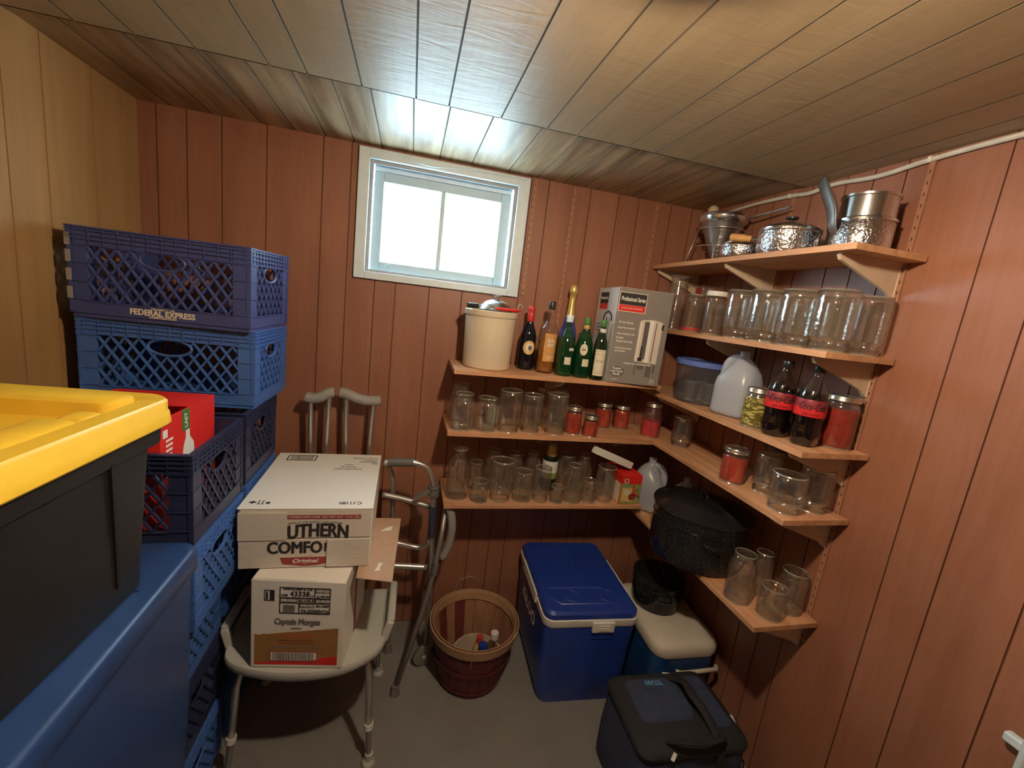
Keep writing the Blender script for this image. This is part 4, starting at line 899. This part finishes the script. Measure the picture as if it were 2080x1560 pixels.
# ---------------------------------------------------------------- shower seat with cartons
t = thing('shower_seat', (-1.706, -.520, 0), -.015, 'grey plastic shower bench with four aluminium legs, under the cartons', 'bench')
b = MB(); zs = .460
out = []
for x, y in ((-.262, -.110), (-.235, -.172), (-.13, -.215), (0, -.235), (.13, -.222), (.225, -.170), (.262, -.110), (.272, .03), (.275, .14), (.20, .175), (0, .185), (-.20, .175), (-.262, .13), (-.262, .02)): out.append(Vector((x, y, 0)))
out = smooth_path(out, 3, True)
cz = lambda p, z, s=1: [Vector((q.x * s, q.y * s, z + .012 * (abs(q.x) / .27) ** 8)) for q in p]
b.loft([cz(out, zs - .040, .955), cz(out, zs - .030, .99), cz(out, zs - .008, 1.0), cz(out, zs, .985), cz(out, zs - .002, .93)])
b.obj('seat', 'seat_plastic', t, smooth=.9)
for s in (1, -1):
    b = MB(); poly = [(-.130, -.02), (.130, -.02), (.125, .060), (.100, .085), (-.085, .085), (-.115, .060)]
    hole = [(-.075, .020), (.075, .020), (.075, .055), (-.075, .055)]
    xx = s * .258; th = .026
    def pt(u, v, q): return Vector((xx + s * (v * .30) + (q - .5) * th, .020 + u, zs + v + .006))
    # frame bars around the hand slot
    segs = [((-.118, -.02), (-.108, .055)), ((.118, -.02), (.108, .055)), ((-.112, .052), (.112, .052)), ((-.118, .0), (.118, .0))]
    for (u0_, v0_), (u1_, v1_) in segs: b.bar(pt(u0_, v0_, .5), pt(u1_, v1_, .5), .024, .030, up=(1, 0, 0))
    b.obj('side_handle', 'seat_plastic', t, bevel=.009)
for sx in (1, -1):
    for sy in (1, -1):
        top = Vector((sx * .150, sy * .10, zs - .038)); foot = Vector((sx * .232, sy * .195 + .015, 0))
        k1 = Vector((sx * .200, sy * .145, zs - .052)); k2 = Vector((sx * .214, sy * .160, zs - .12))
        L = smooth_path([top, k1, k2], 5) + [foot + (k2 - foot) * .45]
        leg = MB().tube(L, .0125, 12).obj('leg', 'alu', t, smooth=4)
        MB().tube([foot + (k2 - foot) * .52, foot + Vector((0, 0, .02))], .0105, 12).obj('leg_extension', 'alu_dull', leg, smooth=.9)
        d_ = (k2 - foot); c_ = foot + d_ * .46
        MB().tube([c_ - d_ * .03, c_ + d_ * .03], .0165, 14).obj('collar', 'white_plastic', leg, smooth=.7)
        MB().lathe([(.024, 0), (.025, .003), (.021, .014), (.015, .020), (.014, .045), (0, .046)], 20, c=foot).obj('rubber_foot', 'seat_plastic', leg, smooth=.7)

t = thing('rum_carton', (-1.868, -.712, .4615), -.125, 'white and brown rum carton standing on the grey shower bench', 'carton')
w, d, h = .287, .310, .318
MB().box(0, w, 0, d, 0, h).obj('carton_body', 'carton_white', t, bevel=.002)
b = MB(); b.box(.004, w * .68, .002, d * .5, h, h + .003); b.box(.002, w - .002, d * .5, d - .002, h, h + .003); b.box(w * .68, w - .002, .002, d * .5, h, h + .0015); b.obj('top_flaps', 'carton_white', t, bevel=.0008)
F = lambda u, v, k=0: face_T('front', (u, -.0002 - k * .0005, v))
polypatch('brown_print', 'rum_brown', t, F(0, 0), [(.012, .012), (w - .016, .012), (w - .016, .152), (.23, .147), (.15, .137), (.09, .130), (.05, .124), (.035, .125), (.03, .121), (.012, .123)])
polypatch('red_wave_print', 'red_print', t, F(0, 0, 1), [(.012, .012), (w - .016, .012), (w - .016, .046), (.23, .040), (.17, .024), (.06, .021), (.012, .018)])
b = MB(); T = F(.162, .248, 0); frame(b, T, -.076, .080, -.046, .048, .003); b.box(-.076, .080, .008, .012, 0, .001, T); b.box(-.076, .080, -.009, -.006, 0, .001, T); b.box(.030, .033, -.009, .048, 0, .001, T); b.box(-.018, -.015, -.046, -.006, 0, .001, T)
b.obj('label_grid', 'ink', t)
patch('label_block', 'ink_grey', t, T, [(.033, .080, .030, .046), (-.074, -.020, -.007, .009), (.033, .080, -.007, .009), (-.014, .030, -.024, -.009)])
TX = lambda s, u, v, sz, wd, m='ink', **k: text('lettering', s, m, t, (u, -.0016, v), sz, width=wd, bold=.0003, **k)
TX('43338', .148, .273, .026, .060); TX('345', .102, .268, .010, .018); TX('17', .184, .266, .010, .011); TX('CRYSTAL REED & 1.75L', .142, .290, .006, .090)
TX('WB-4261', .220, .286, .012, .040, 'paper_white'); TX('JL-F8184', .220, .267, .010, .040); TX('WB-47002', .115, .2495, .011, .046, 'paper_white'); TX('BK-4186-B', .168, .2495, .011, .046); TX('SC-48-220', .220, .2495, .011, .042, 'paper_white')
TX('WB-2102', .170, .232, .011, .038, 'paper_white'); TX('BR-12000', .218, .232, .010, .040); TX('PA-0000004766', .196, .212, .018, .086)
barcode(t, F(.117, .220), .040, .026, 'ink_grey', n=5)
b = MB(); T = F(.055, .264, 0); frame(b, T, -.015, .016, -.018, .020, .002); b.box(-.010, -.004, -.014, .008, 0, .001, T); b.box(-.009, -.005, .008, .015, 0, .001, T); b.box(.002, .014, -.016, .018, 0, .001, T); b.obj('upright_symbol', 'ink', t)
text('brand_lettering', 'Captain Morgan', 'ink_grey', t, (.142, -.0012, .172), .030, width=.138, bold=.0010, shear=.10)
TX('ORIGINAL', .140, .149, .006, .035, 'ink_grey'); text('brand_lettering', 'Spiced Rum', 'rum_orange', t, (.140, -.0016, .122), .022, width=.100, bold=.0005, shear=.25)
TX('CARIBBEAN RUM WITH SPICE AND', .140, .103, .005, .110, 'rum_ink'); TX('OTHER NATURAL FLAVORS 12 X 750 ML', .140, .092, .005, .112, 'rum_ink'); TX('GLASS-HANDLE WITH CARE', .140, .078, .008, .150, 'ink_grey')
patch('barcode_field', 'paper_white', t, F(.134, .043, 1), [(-.072, .072, -.016, .016)]); b = MB(); frame(b, F(.134, .043, 1), -.074, .074, -.018, .018, .002, .0012); b.obj('barcode_border', 'maroon', t)
barcode(t, F(.134, .043, 2), .130, .027, 'ink_grey', n=31)
for x0_, x1_ in ((.055, .075),):
    patch('side_stripe', 'maroon', t, face_T('right', (w + .0002, d / 2, h / 2)), [(x0_ - d / 2 + .09, x1_ - d / 2 + .09, -h / 2 + .01, h / 2 - .005)])

ZB = .4615 + .318 + .0034 + .0030
t = thing('liquor_carton', (-1.925, -.660, ZB), .012, 'flat white liquor carton with torn front flaps, on the rum carton', 'carton')
w, d, h = .405, .490, .205
b = MB(); b.box(0, w, .004, d, 0, h - .001); b.obj('carton_body', 'carton_white', t, bevel=.002)
b = MB(); b.box(-.001, w + .001, -.003, d, h - .001, h + .002)
b.obj('top_panel', 'carton_white', t, bevel=.001)
hm_ = h * .485
b = MB(); b.box(.003, w * .356, -.010, -.004, hm_, h - .010); b.obj('torn_flap', 'carton_grey', t, bevel=.001)
b = MB(); b.box(w * .02, w * .99, -.0035, .003, hm_ + .004, h - .003); b.obj('front_panel', 'label_cream' if 0 else 'carton_grey', t, bevel=.001)
b = MB(); b.box(.004, w * .99, -.0065, .003, 0, hm_ - .001); b.obj('front_panel', 'carton_grey', t, bevel=.001)
b = MB(); b.box(w * .66, w * .985, -.014, -.007, .002, hm_ + .002); b.box(w * .66, w * .985, -.0150, -.0135, .034, .036); b.obj('torn_flap', 'carton_grey', t, bevel=.001)
F = lambda u, v, y: face_T('front', (u, y, v))
patch('red_band', 'maroon', t, F(0, 0, -.0040), [(w * .357, w * .91, h - .034, h - .020)])
text('band_lettering', 'HANDLE WITH CARE · DO NOT CUT · 12 X 1.75L', 'carton_grey', t, (w * .633, -.0052, h - .027), .009, width=.215, bold=.0002)
text('lettering', 'SPIRIT OF NEW ORLEANS', 'ink_grey', t, (w * .565, -.0042, h - .045), .010, width=.165, arc=.006, bold=.0002)
text('brand_lettering', 'UTHERN', 'ink', t, (w * .590, -.0045, h - .076), .066, width=.182, bold=.0016, arc=.008)
text('brand_lettering', 'COMFO', 'ink', t, (w * .420, -.0072, hm_ - .030), .058, width=.162, bold=.0016)
patch('letter_stub', 'ink', t, F(w * .645, hm_ - .028, -.0068), [(-.003, .002, -.016, .015)]); patch('letter_stub', 'ink', t, F(w * .652, hm_ - .028, -.0068), [(0, .006, .011, .015), (0, .005, -.003, .001)])
polypatch('red_ribbon', 'maroon', t, F(0, 0, -.0068), [(w * .31, .036), (w * .655, .036), (w * .655, .012), (w * .58, .006), (w * .48, .004), (w * .40, .009), (w * .33, .012)])
text('ribbon_lettering', 'Original', 'paper_white', t, (w * .495, -.0080, .023), .020, width=.080, shear=.3, bold=.0004)
T = face_T('top', (.095, d - .055, h + .0022)); b = MB(); frame(b, T, -.055, .055, -.028, .028, .004); b.obj('barcode_border', 'ink', t); barcode(t, T, .085, .040, 'ink_grey', n=12)
text('lettering', 'C.11180', 'ink', t, (w - .075, .035, h + .0024), .026, 'top', spin=PI, width=.072, bold=.0006)
for s, x, y, wd in (('MUST BE 21 TO PURCHASE', w - .060, d - .045, .100), ('THIS SIDE UP', w - .040, d - .068, .055), ('PLEASE RECYCLE', w - .045, d - .085, .065), ('FRAGILE', w - .022, d - .103, .024), ('PRODUCT', w - .120, d - .118, .034), ('BOTTLED IN USA', w - .120, d - .140, .060), ('SOUTHERN COMFORT COMPANY', w - .120, d - .162, .105)):
    text('lettering', s, 'ink', t, (x, y, h + .0024), .011, 'top', spin=PI, width=wd, bold=.0002)
b = MB(); T = face_T('top', (.055, .040, h + .0024))
for x in (-.006, .006): b.box(x - .0015, x + .0015, -.012, .014, 0, .0005, T)
b.box(-.010, .010, -.013, -.011, 0, .0005, T); b.box(.016, .028, -.010, .002, 0, .0005, T); b.box(-.034, -.014, -.004, .004, 0, .0005, T); b.box(-.026, -.022, -.010, .010, 0, .0005, T); b.obj('handling_symbols', 'ink', t)

t = thing('cardboard_sheet', (-1.480, -.545, ZB - .0029), 0, 'brown cardboard sheet with torn white patches, poking out right of the two cartons', 'cardboard')
b = MB(); T = Matrix.Identity(4)
b.loft([[Vector(p) for p in ((-.075, -.185, z), (.040, -.213, z), (.058, .200, z), (-.075, .205, z))] for z in (0, .0026)]); b.obj('sheet', 'kraft', t)
T = Matrix.Translation((0, 0, .0028))
polypatch('torn_paper', 'carton_white', t, T, [(-.018, .10), (.022, .105), (.028, .135), (.008, .128)], .0005)
polypatch('torn_paper', 'carton_white', t, T, [(-.022, -.155), (-.002, -.150), (-.004, -.135), (.004, -.110), (-.010, -.108), (-.014, -.135)], .0005)

# ---------------------------------------------------------------- milk crates
CR = {}
def crate(x, y, z, w, d, h, rz, label, m='blue_crate', handle='oval', txt=False):
    t = thing('milk_crate', (x, y, z), rz, label, 'crate')
    th = .012
    def side(L, nm, T):
        """panel in local (u along, v up), front at depth 0"""
        key = (nm, round(L, 3), round(h, 3), handle, m)
        if key in CR:
            o = bpy.data.objects.new('side_panel', CR[key]); COL.objects.link(o); o.parent = t; o.matrix_local = T; return o
        b = MB(); e = .052
        z0, z1 = h * .19, h * .80
        # corner plates with ribs, base band, top band of ribs
        b.box(0, e, .002, th, .012, h - .006); b.box(L - e, L, .002, th, .012, h - .006)
        for q in (z0, z0 + (z1 - z0) / 3, z0 + (z1 - z0) * 2 / 3, z1 - .004):
            b.box(0, e, -.001, .003, q, q + .003); b.box(L - e, L, -.001, .003, q, q + .003)
        b.box(e, L - e, .002, th, .012, z0); b.box(e, L - e, -.001, .003, z0 - .003, z0)
        b.box(e, L - e, .004, th, z1, h - .004)
        k = 0
        for q in (z1, z1 + (h - z1) * .28, z1 + (h - z1) * .52, z1 + (h - z1) * .76, h - .004): b.box(0, L, -.002, .006, q, q + .0035)
        q = .02
        while q < L: b.box(q, q + .003, -.0005, .006, z1, h); q += L / 13
        # diamond lattice, left open at the hand hole
        u0, u1 = e, L - e; st = .038; hx, hz = L / 2, (z1 - .024 if handle == 'oval' else z1 - .03); ha, hb_ = min(.062, L * .16), .026
        for sg in (1, -1):
            c = -2.0
            while c < 2.0:
                # line u = c + sg*1.15*v... clip to the panel
                sl = .72
                pts = []
                n = 40
                for i in range(n + 1):
                    v = z0 + (z1 - z0) * i / n; u = c + sg * sl * (v - z0)
                    ok = u0 <= u <= u1 and ((u - hx) / ha) ** 2 + ((v - hz) / hb_) ** 2 > 1
                    if ok: pts.append((u, v))
                    if (not ok or i == n) and len(pts) > 1:
                        a_, b_ = pts[0], pts[-1]; b.bar((a_[0], th / 2 + .001 * sg, a_[1]), (b_[0], th / 2 + .001 * sg, b_[1]), .0052, .008, up=(0, 1, 0)); pts = []
                    elif not ok: pts = []
                c += st
        ring = [(hx + ha * math.cos(a), th / 2, hz + hb_ * math.sin(a)) for a in [k * PI / 12 for k in range(24)]]
        b.tube(ring, .0045, 6, closed=True)
        o = b.obj('side_panel', m, t); CR[key] = o.data; o.matrix_local = T; return o
    side(w, 'w', Matrix.Identity(4)); side(w, 'w', Matrix.Translation((w, d, 0)) @ Matrix.Rotation(PI, 4, 'Z'))
    side(d, 'd', Matrix.Translation((w, 0, 0)) @ Matrix.Rotation(PI / 2, 4, 'Z')); side(d, 'd', Matrix.Translation((0, d, 0)) @ Matrix.Rotation(-PI / 2, 4, 'Z'))
    b = MB(); b.box(.006, w - .006, .006, d - .006, 0, .014)
    for k in range(1, 8): b.box(w * k / 8 - .002, w * k / 8 + .002, .02, d - .02, .014, .018)
    b.obj('crate_base', m, t)
    b = MB(); b.box(0, w, 0, th, h - .006, h); b.box(0, w, d - th, d, h - .006, h); b.box(0, th, th, d - th, h - .006, h); b.box(w - th, w, th, d - th, h - .006, h); b.obj('top_rim', m, t)
    if txt:
        text('lettering', 'FEDERAL EXPRESS', 'label_cream', t, (w * .50, .0012, h * .115), .024, width=w * .36, bold=.0008)
        text('lettering', 'PROPERTY OF', 'label_cream', t, (w * .50, .0012, h * .165), .009, width=w * .13, bold=.0003); text('lettering', 'CORPORATION', 'label_cream', t, (w * .50, .0012, h * .067), .009, width=w * .15, bold=.0003)
        b = MB()
        for q in (.20, .40, .60, .78): b.box(.0, .013, -.0035, -.0015, h * q, h * q + .035)
        b.box(0, .013, -.0035, -.0015, h * .86, h * .86 + .012); b.obj('edge_sticker', 'crutch_pad', t)
    return t
xw, dw = .485, .330
crate(-2.436, -.482, 1.527, .500, .330, .265, -.075, 'navy milk crate with white lettering, topmost of the tall stack', 'navy_crate', txt=True)
crate(-2.432, -.470, 1.265, .500, .320, .262, -.04, 'bright blue milk crate right under the lettered navy one', 'blue_crate')
for i, (zz, m, l) in enumerate(((1.012, 'dark_crate', 'dark navy milk crate in the back column, under the bright blue one'), (.759, 'blue_crate', 'blue milk crate in the back column, fourth from the floor'), (.506, 'blue_crate', 'blue milk crate in the back column, third from the floor'), (.253, 'dark_crate', 'dark milk crate in the back column, second from the floor'), (0, 'blue_crate', 'blue milk crate on the floor at the bottom of the back column'))):
    crate(-2.425 if zz > .6 else -2.484, -.545, zz, xw, dw, .2515, 0, l, m)
for i, (zz, m, l) in enumerate(((1.012, 'dark_crate', 'dark navy milk crate holding the red carton, beside the yellow lid'), (.759, 'blue_crate', 'blue milk crate under the crate with the red carton'), (.506, 'blue_crate', 'blue milk crate in the front column, third from the floor'), (.253, 'dark_crate', 'dark milk crate in the front column, second from the floor'), (0, 'blue_crate', 'blue milk crate on the floor at the bottom of the front column'))):
    crate(-2.420 if zz > .6 else -2.484, -.915, zz, xw, dw, .2515, .0, l, m)
# red carton in the front crate
t = thing('red_carton', (-2.262, -.892, 1.0315), -.02, 'open red drink carton with a white bottle outline, in the dark crate', 'carton')
w, d, h = .252, .285, .310
b = MB(); e = .003
b.box(0, w, 0, e, 0, h); b.box(0, w, d - e, d, 0, h); b.box(0, e, e, d - e, 0, h); b.box(w - e, w, e, d - e, 0, h); b.box(e, w - e, e, d - e, 0, .003); b.obj('carton_body', 'red_print', t)
b = MB(); b.box(e, w - e, d * .52, d - e, h - .004, h - .001); b.obj('top_flap', 'red_print', t); MB().box(e, w - e, e, d * .22, h - .030, h - .027).obj('top_flap', 'kraft', t)
R = lambda u, v, k=0: face_T('right', (w + .0003 + k * .0005, u, v))
patch('green_band', 'green_print', t, R(d * .42, h - .031), [(-.018, .018, -.028, .030)])
text('band_lettering', 'LAST', 'paper_white', t, (w + .0014, d * .42, h - .031), .020, 'right', spin=PI / 2, width=.040, bold=.0004)
polypatch('bottle_outline', 'paper_white', t, R(d * .45, h - .112), [(x * .85, y * .62) for x, y in [(-.012, .085), (.010, .085), (.011, .05), (.034, .015), (.038, -.02), (.020, -.07), (-.028, -.075), (-.034, -.02), (-.026, .02), (-.013, .05)]])
for k in range(4): patch('small_text', 'paper_white', t, R(.040, h - .060 - k * .013), [(-.016, .016 - k * .002, -.003, .003)])
patch('corner_seal', 'paper_white', t, R(.022, h - .040), [(-.010, .010, -.010, .010)])
text('lettering', 'Classic', 'label_cream', t, (w * .72, -.0010, h - .115), .034, width=.090, shear=.3, bold=.0005)
text('lettering', 'PLEASE RECYCLE', 'label_cream', t, (w * .76, -.0010, h - .05), .010, width=.07)

# ---------------------------------------------------------------- totes in front
t = thing('blue_tote', (-2.462, -1.890, 0), .008, 'tall smooth blue storage bin on the floor, under the black tote', 'bin')
w, d, h = .565, .950, 1.05
b = MB(); b.loft([rrect(.05, w - .045, .05, d - .05, 0, .05), rrect(.02, w - .016, .02, d - .02, h * .55, .045), rrect(.010, w - .010, .010, d - .010, h - .050, .04)]); b.obj('bin_body', 'blue_tote', t, smooth=.7)
b = MB(); b.loft([rrect(.004, w - .004, .004, d - .004, h - .060, .045), rrect(-.002, w + .002, -.002, d + .002, h - .05, .048), rrect(0, w, 0, d, h - .010, .046), rrect(.004, w - .004, .004, d - .004, h - .002, .044), rrect(.014, w - .014, .014, d - .014, h, .04)]); l = b.obj('bin_lid', 'blue_tote', t, smooth=.9)
b = MB(); b.box(w - .085, w - .040, d * .80, d * .805, h, h + .0025); b.obj('lid_groove', 'cooler_blue2', l)
t = thing('black_tote', (-2.468, -1.760, 1.0535), -.05, 'black storage tote with yellow lid, stacked on the blue bin', 'tote')
w, d, h = .485, .800, .330
b = MB(); b.loft([rrect(.045, w + .000, .055, d - .095, 0, .04), rrect(.03, w - .001, .035, d - .080, .10, .04), rrect(.020, w - .004, .022, d - .040, h - .035, .045), rrect(.020, w - .004, .022, d - .040, h, .045)])
b.obj('tote_body', 'black_tote', t, smooth=.6)
b = MB(); b.loft([rrect(0, w + .002, 0, d - .006, h - .045, .05), rrect(0, w + .003, 0, d - .004, h - .010, .05), rrect(.01, w - .010, .01, d - .014, h - .008, .05)]); b.box(w - .010, w + .003, d - .19, d - .182, .04, h - .04); b.obj('tote_band', 'black_tote', t, smooth=.6)
z0 = h - .009
b = MB(); m_ = .012
b.loft([rrect(-m_, w + m_, -m_, d + m_, z0, .055), rrect(-m_ - .003, w + m_ + .003, -m_ - .003, d + m_ + .003, z0 + .004, .055), rrect(-m_ - .001, w + m_ + .001, -m_ - .001, d + m_ + .001, z0 + .026, .055), rrect(-m_ + .001, w + m_ - .001, -m_ + .001, d + m_ - .001, z0 + .029, .055), rrect(-m_ + .001, w + m_ - .001, -m_ + .001, d + m_ - .001, z0 + .050, .055), rrect(-m_ + .006, w + m_ - .006, -m_ + .006, d + m_ - .006, z0 + .056, .052), rrect(.028, w - .028, .028, d - .028, z0 + .056, .045), rrect(.034, w - .034, .034, d - .034, z0 + .050, .042), rrect(.040, w - .040, .040, d - .040, z0 + .048, .040), rrect(.046, w - .046, .046, d - .046, z0 + .034, .038), ], cap0=False)
l = b.obj('yellow_lid', 'yellow_lid', t, smooth=.7)
zt = z0 + .033
def lump(x0, x1, y0, y1, c, hh):
    q = MB(); q.loft([rrect(x0, x1, y0, y1, zt, c), rrect(x0 + .004, x1 - .004, y0 + .004, y1 - .004, zt + hh - .004, c), rrect(x0 + .010, x1 - .010, y0 + .010, y1 - .010, zt + hh, c)]); q.obj('lid_ridge', 'yellow_lid', l, smooth=.8)
lump(w - .098, w - .030, d - .36, d - .20, .012, .026); lump(w - .098, w - .030, d * .10, d * .40, .012, .026)
lump(.17, w - .035, d - .125, d - .035, .022, .034); lump(.035, .12, d - .125, d - .035, .022, .030); lump(w - .090, w - .035, d - .19, d - .13, .012, .020)
lump(.12, w - .12, d * .30, d * .62, .03, .010); lump(w - .10, w - .03, d * .44, d * .52, .012, .02)

# ---------------------------------------------------------------- crutches, walker, conduit
def crutch(x0, x1, y, z0, z1, label, xb, tilt=0):
    """underarm crutch standing behind the cartons; pad from x0 to x1"""
    t = thing('crutch', ((x0 + x1) / 2, y, 0), 0, label, 'crutch'); c = (x0 + x1) / 2; hw = (x1 - x0) / 2
    pts = smooth_path([(-hw, 0, z0), (-hw * .6, -.004, z0 - .004), (0, -.006, (z0 + z1) / 2 - .012), (hw * .6, -.004, z1 - .004), (hw, 0, z1)], 5)
    n = len(pts); MB().tube(pts, [.017] + [.0235] + [.0225] * (n - 4) + [.0235, .017], 14, sc=(1, 1)).obj('arm_pad', 'crutch_pad', t, smooth=4)
    for s, zz in ((-1, z0), (1, z1)):
        xt = s * hw * .66; xm = s * .028
        MB().tube([(xt, .002, zz - .012), (xt * .78, .012, .82), (xb + xm * .6, .03, .30)], .0112, 12).obj('side_tube', 'alu', t, smooth=.9)
    MB().tube([(-hw * .45 + xb * .3, .01, .74), (hw * .45 + xb * .3, .01, .74)], .015, 12).obj('hand_grip', 'grey_foam', t, smooth=.9)
    MB().tube([(xb, .030, .46), (xb, .040, .03)], .010, 12).obj('lower_tube', 'alu_dull', t, smooth=.9)
    MB().lathe([(.022, 0), (.023, .004), (.016, .02), (.0145, .045), (0, .046)], 18, c=(xb, .041, 0)).obj('rubber_tip', 'rubber', t, smooth=.7)
    return t
crutch(-1.855, -1.742, -.105, 1.225, 1.252, 'grey-padded crutch against the back wall, nearer the milk crates', -.01)
crutch(-1.722, -1.545, -.100, 1.252, 1.228, 'grey-padded crutch against the back wall, nearer the window side', -.02)

t = thing('walker', (-1.33, -.30, 0), 0, 'folded aluminium walker with grey grips and one small wheel', 'walker')
V = lambda x, y, z: (x + 1.33, y + .30, z)
MB().tube(smooth_path([V(-1.508, -.30, 1.012), V(-1.47, -.30, 1.014), V(-1.42, -.30, 1.017), V(-1.372, -.30, 1.013), V(-1.325, -.30, .990), V(-1.296, -.30, .925), V(-1.291, -.30, .84), V(-1.282, -.295, .65), V(-1.272, -.285, .50), V(-1.268, -.280, .35)], 5), .0125, 14).obj('front_tube', 'alu', t, smooth=4)
MB().tube([V(-1.492, -.30, 1.0145), V(-1.388, -.30, 1.0165)], .0175, 16).obj('hand_grip', 'grey_foam', t, smooth=.8)
MB().tube([V(-1.290, -.300, .82), V(-1.284, -.297, .67)], .0165, 14).obj('sleeve', 'navy_sleeve', t, smooth=.8)
MB().tube([V(-1.268, -.280, .40), V(-1.262, -.270, .06)], .0100, 12).obj('leg_extension', 'alu_dull', t, smooth=.9)
w_ = MB(); w_.lathe([(.0, -.012), (.040, -.012), (.050, -.009), (.052, 0), (.050, .009), (.040, .012), (0, .012)], 32, cap0=False)
o = w_.obj('wheel', 'alu_dull', t, smooth=.7); o.location = V(-1.270, -.286, .052); o.rotation_euler = (PI / 2, 0, .25)
MB().tube([(0, 0, -.016), (0, 0, .016)], .008, 10).obj('wheel_hub', 'white_plastic', o, smooth=.8)
MB().tube([V(-1.225, -.235, .78), V(-1.240, -.270, .64), V(-1.262, -.32, .505), V(-1.305, -.365, .33), V(-1.388, -.425, .04)], .0115, 14).obj('rear_leg', 'alu_dull', t, smooth=4)
MB().tube([V(-1.252, -.305, .545), V(-1.262, -.325, .50)], .0160, 12).obj('collar', 'grey_foam', t, smooth=.8)
MB().lathe([(.021, 0), (.022, .004), (.018, .015), (.016, .045), (0, .047)], 18, c=V(-1.392, -.428, 0)).obj('rubber_tip', 'rubber', t, smooth=.7)
MB().tube(smooth_path([V(-1.228, -.255, .80), V(-1.205, -.26, .765), V(-1.193, -.262, .70), V(-1.200, -.262, .61), V(-1.228, -.268, .54)], 5), [.014] + [.0185] * 18 + [.0185, .014], 14).obj('padded_arm', 'crutch_pad', t, smooth=4)
MB().tube(smooth_path([V(-1.508, -.215, .978), V(-1.490, -.215, .962), V(-1.470, -.215, .91), V(-1.462, -.215, .80), V(-1.450, -.21, .55), V(-1.440, -.20, .36)], 5), .0105, 12).obj('inner_tube', 'alu_dull', t, smooth=4)
MB().tube([V(-1.442, -.20, .40), V(-1.434, -.19, .045)], .0088, 12).obj('leg_extension', 'alu_dull', t, smooth=.9)
MB().tube([V(-1.4405, -.20, .365), V(-1.4385, -.198, .345)], .0135, 12).obj('collar', 'rubber', t, smooth=.8)
MB().lathe([(.021, 0), (.022, .004), (.018, .015), (.015, .045), (0, .047)], 18, c=V(-1.434, -.19, 0)).obj('rubber_tip', 'rubber', t, smooth=.7)
MB().tube(smooth_path([V(-1.508, -.26, .851), V(-1.42, -.265, .834), V(-1.30, -.28, .805)], 4), .0125, 12).obj('cross_bar', 'alu_dull', t, smooth=4)
MB().tube(smooth_path([V(-1.53, -.265, .64), V(-1.426, -.265, .622), V(-1.36, -.265, .604), V(-1.325, -.27, .602), V(-1.300, -.28, .622), V(-1.290, -.29, .645)], 5), .0115, 12).obj('cross_bar', 'alu', t, smooth=4)
MB().tube([V(-1.50, -.270, .518), V(-1.432, -.272, .516), V(-1.300, -.278, .508)], .0135, 14).obj('cross_bar', 'alu', t, smooth=.9)
MB().tube([V(-1.304, -.278, .508), V(-1.290, -.280, .507)], .0145, 12).obj('bar_cap', 'rubber', t, smooth=.8)
b = MB()
for k in range(5): b.tube([V(-1.2935 + .019 * math.cos(a), -.30 + .019 * math.sin(a), .872 + k * .0095 + .004 * math.sin(a)) for a in [q * PI / 7 for q in range(14)]], .0058, 8, closed=True)
b.obj('wrapped_strap', 'grey_foam', t, smooth=4)
b = MB(); b.bar(V(-1.312, -.315, .898), V(-1.372, -.325, .868), .020, .004, up=(0, 1, 0)); b.obj('strap_end', 'grey_foam', t)

t = thing('white_conduit', (-.022, -1.548, 0), 0, 'white vertical pipe with a small catch at the lower right frame edge', 'pipe')
MB().tube([(0, 0, 0), (0, 0, 1.25)], .0085, 12).obj('pipe', 'win_paint', t, smooth=.9)
MB().box(-.004, .020, .002, .040, .850, .875).obj('catch', 'win_paint', t, bevel=.006)
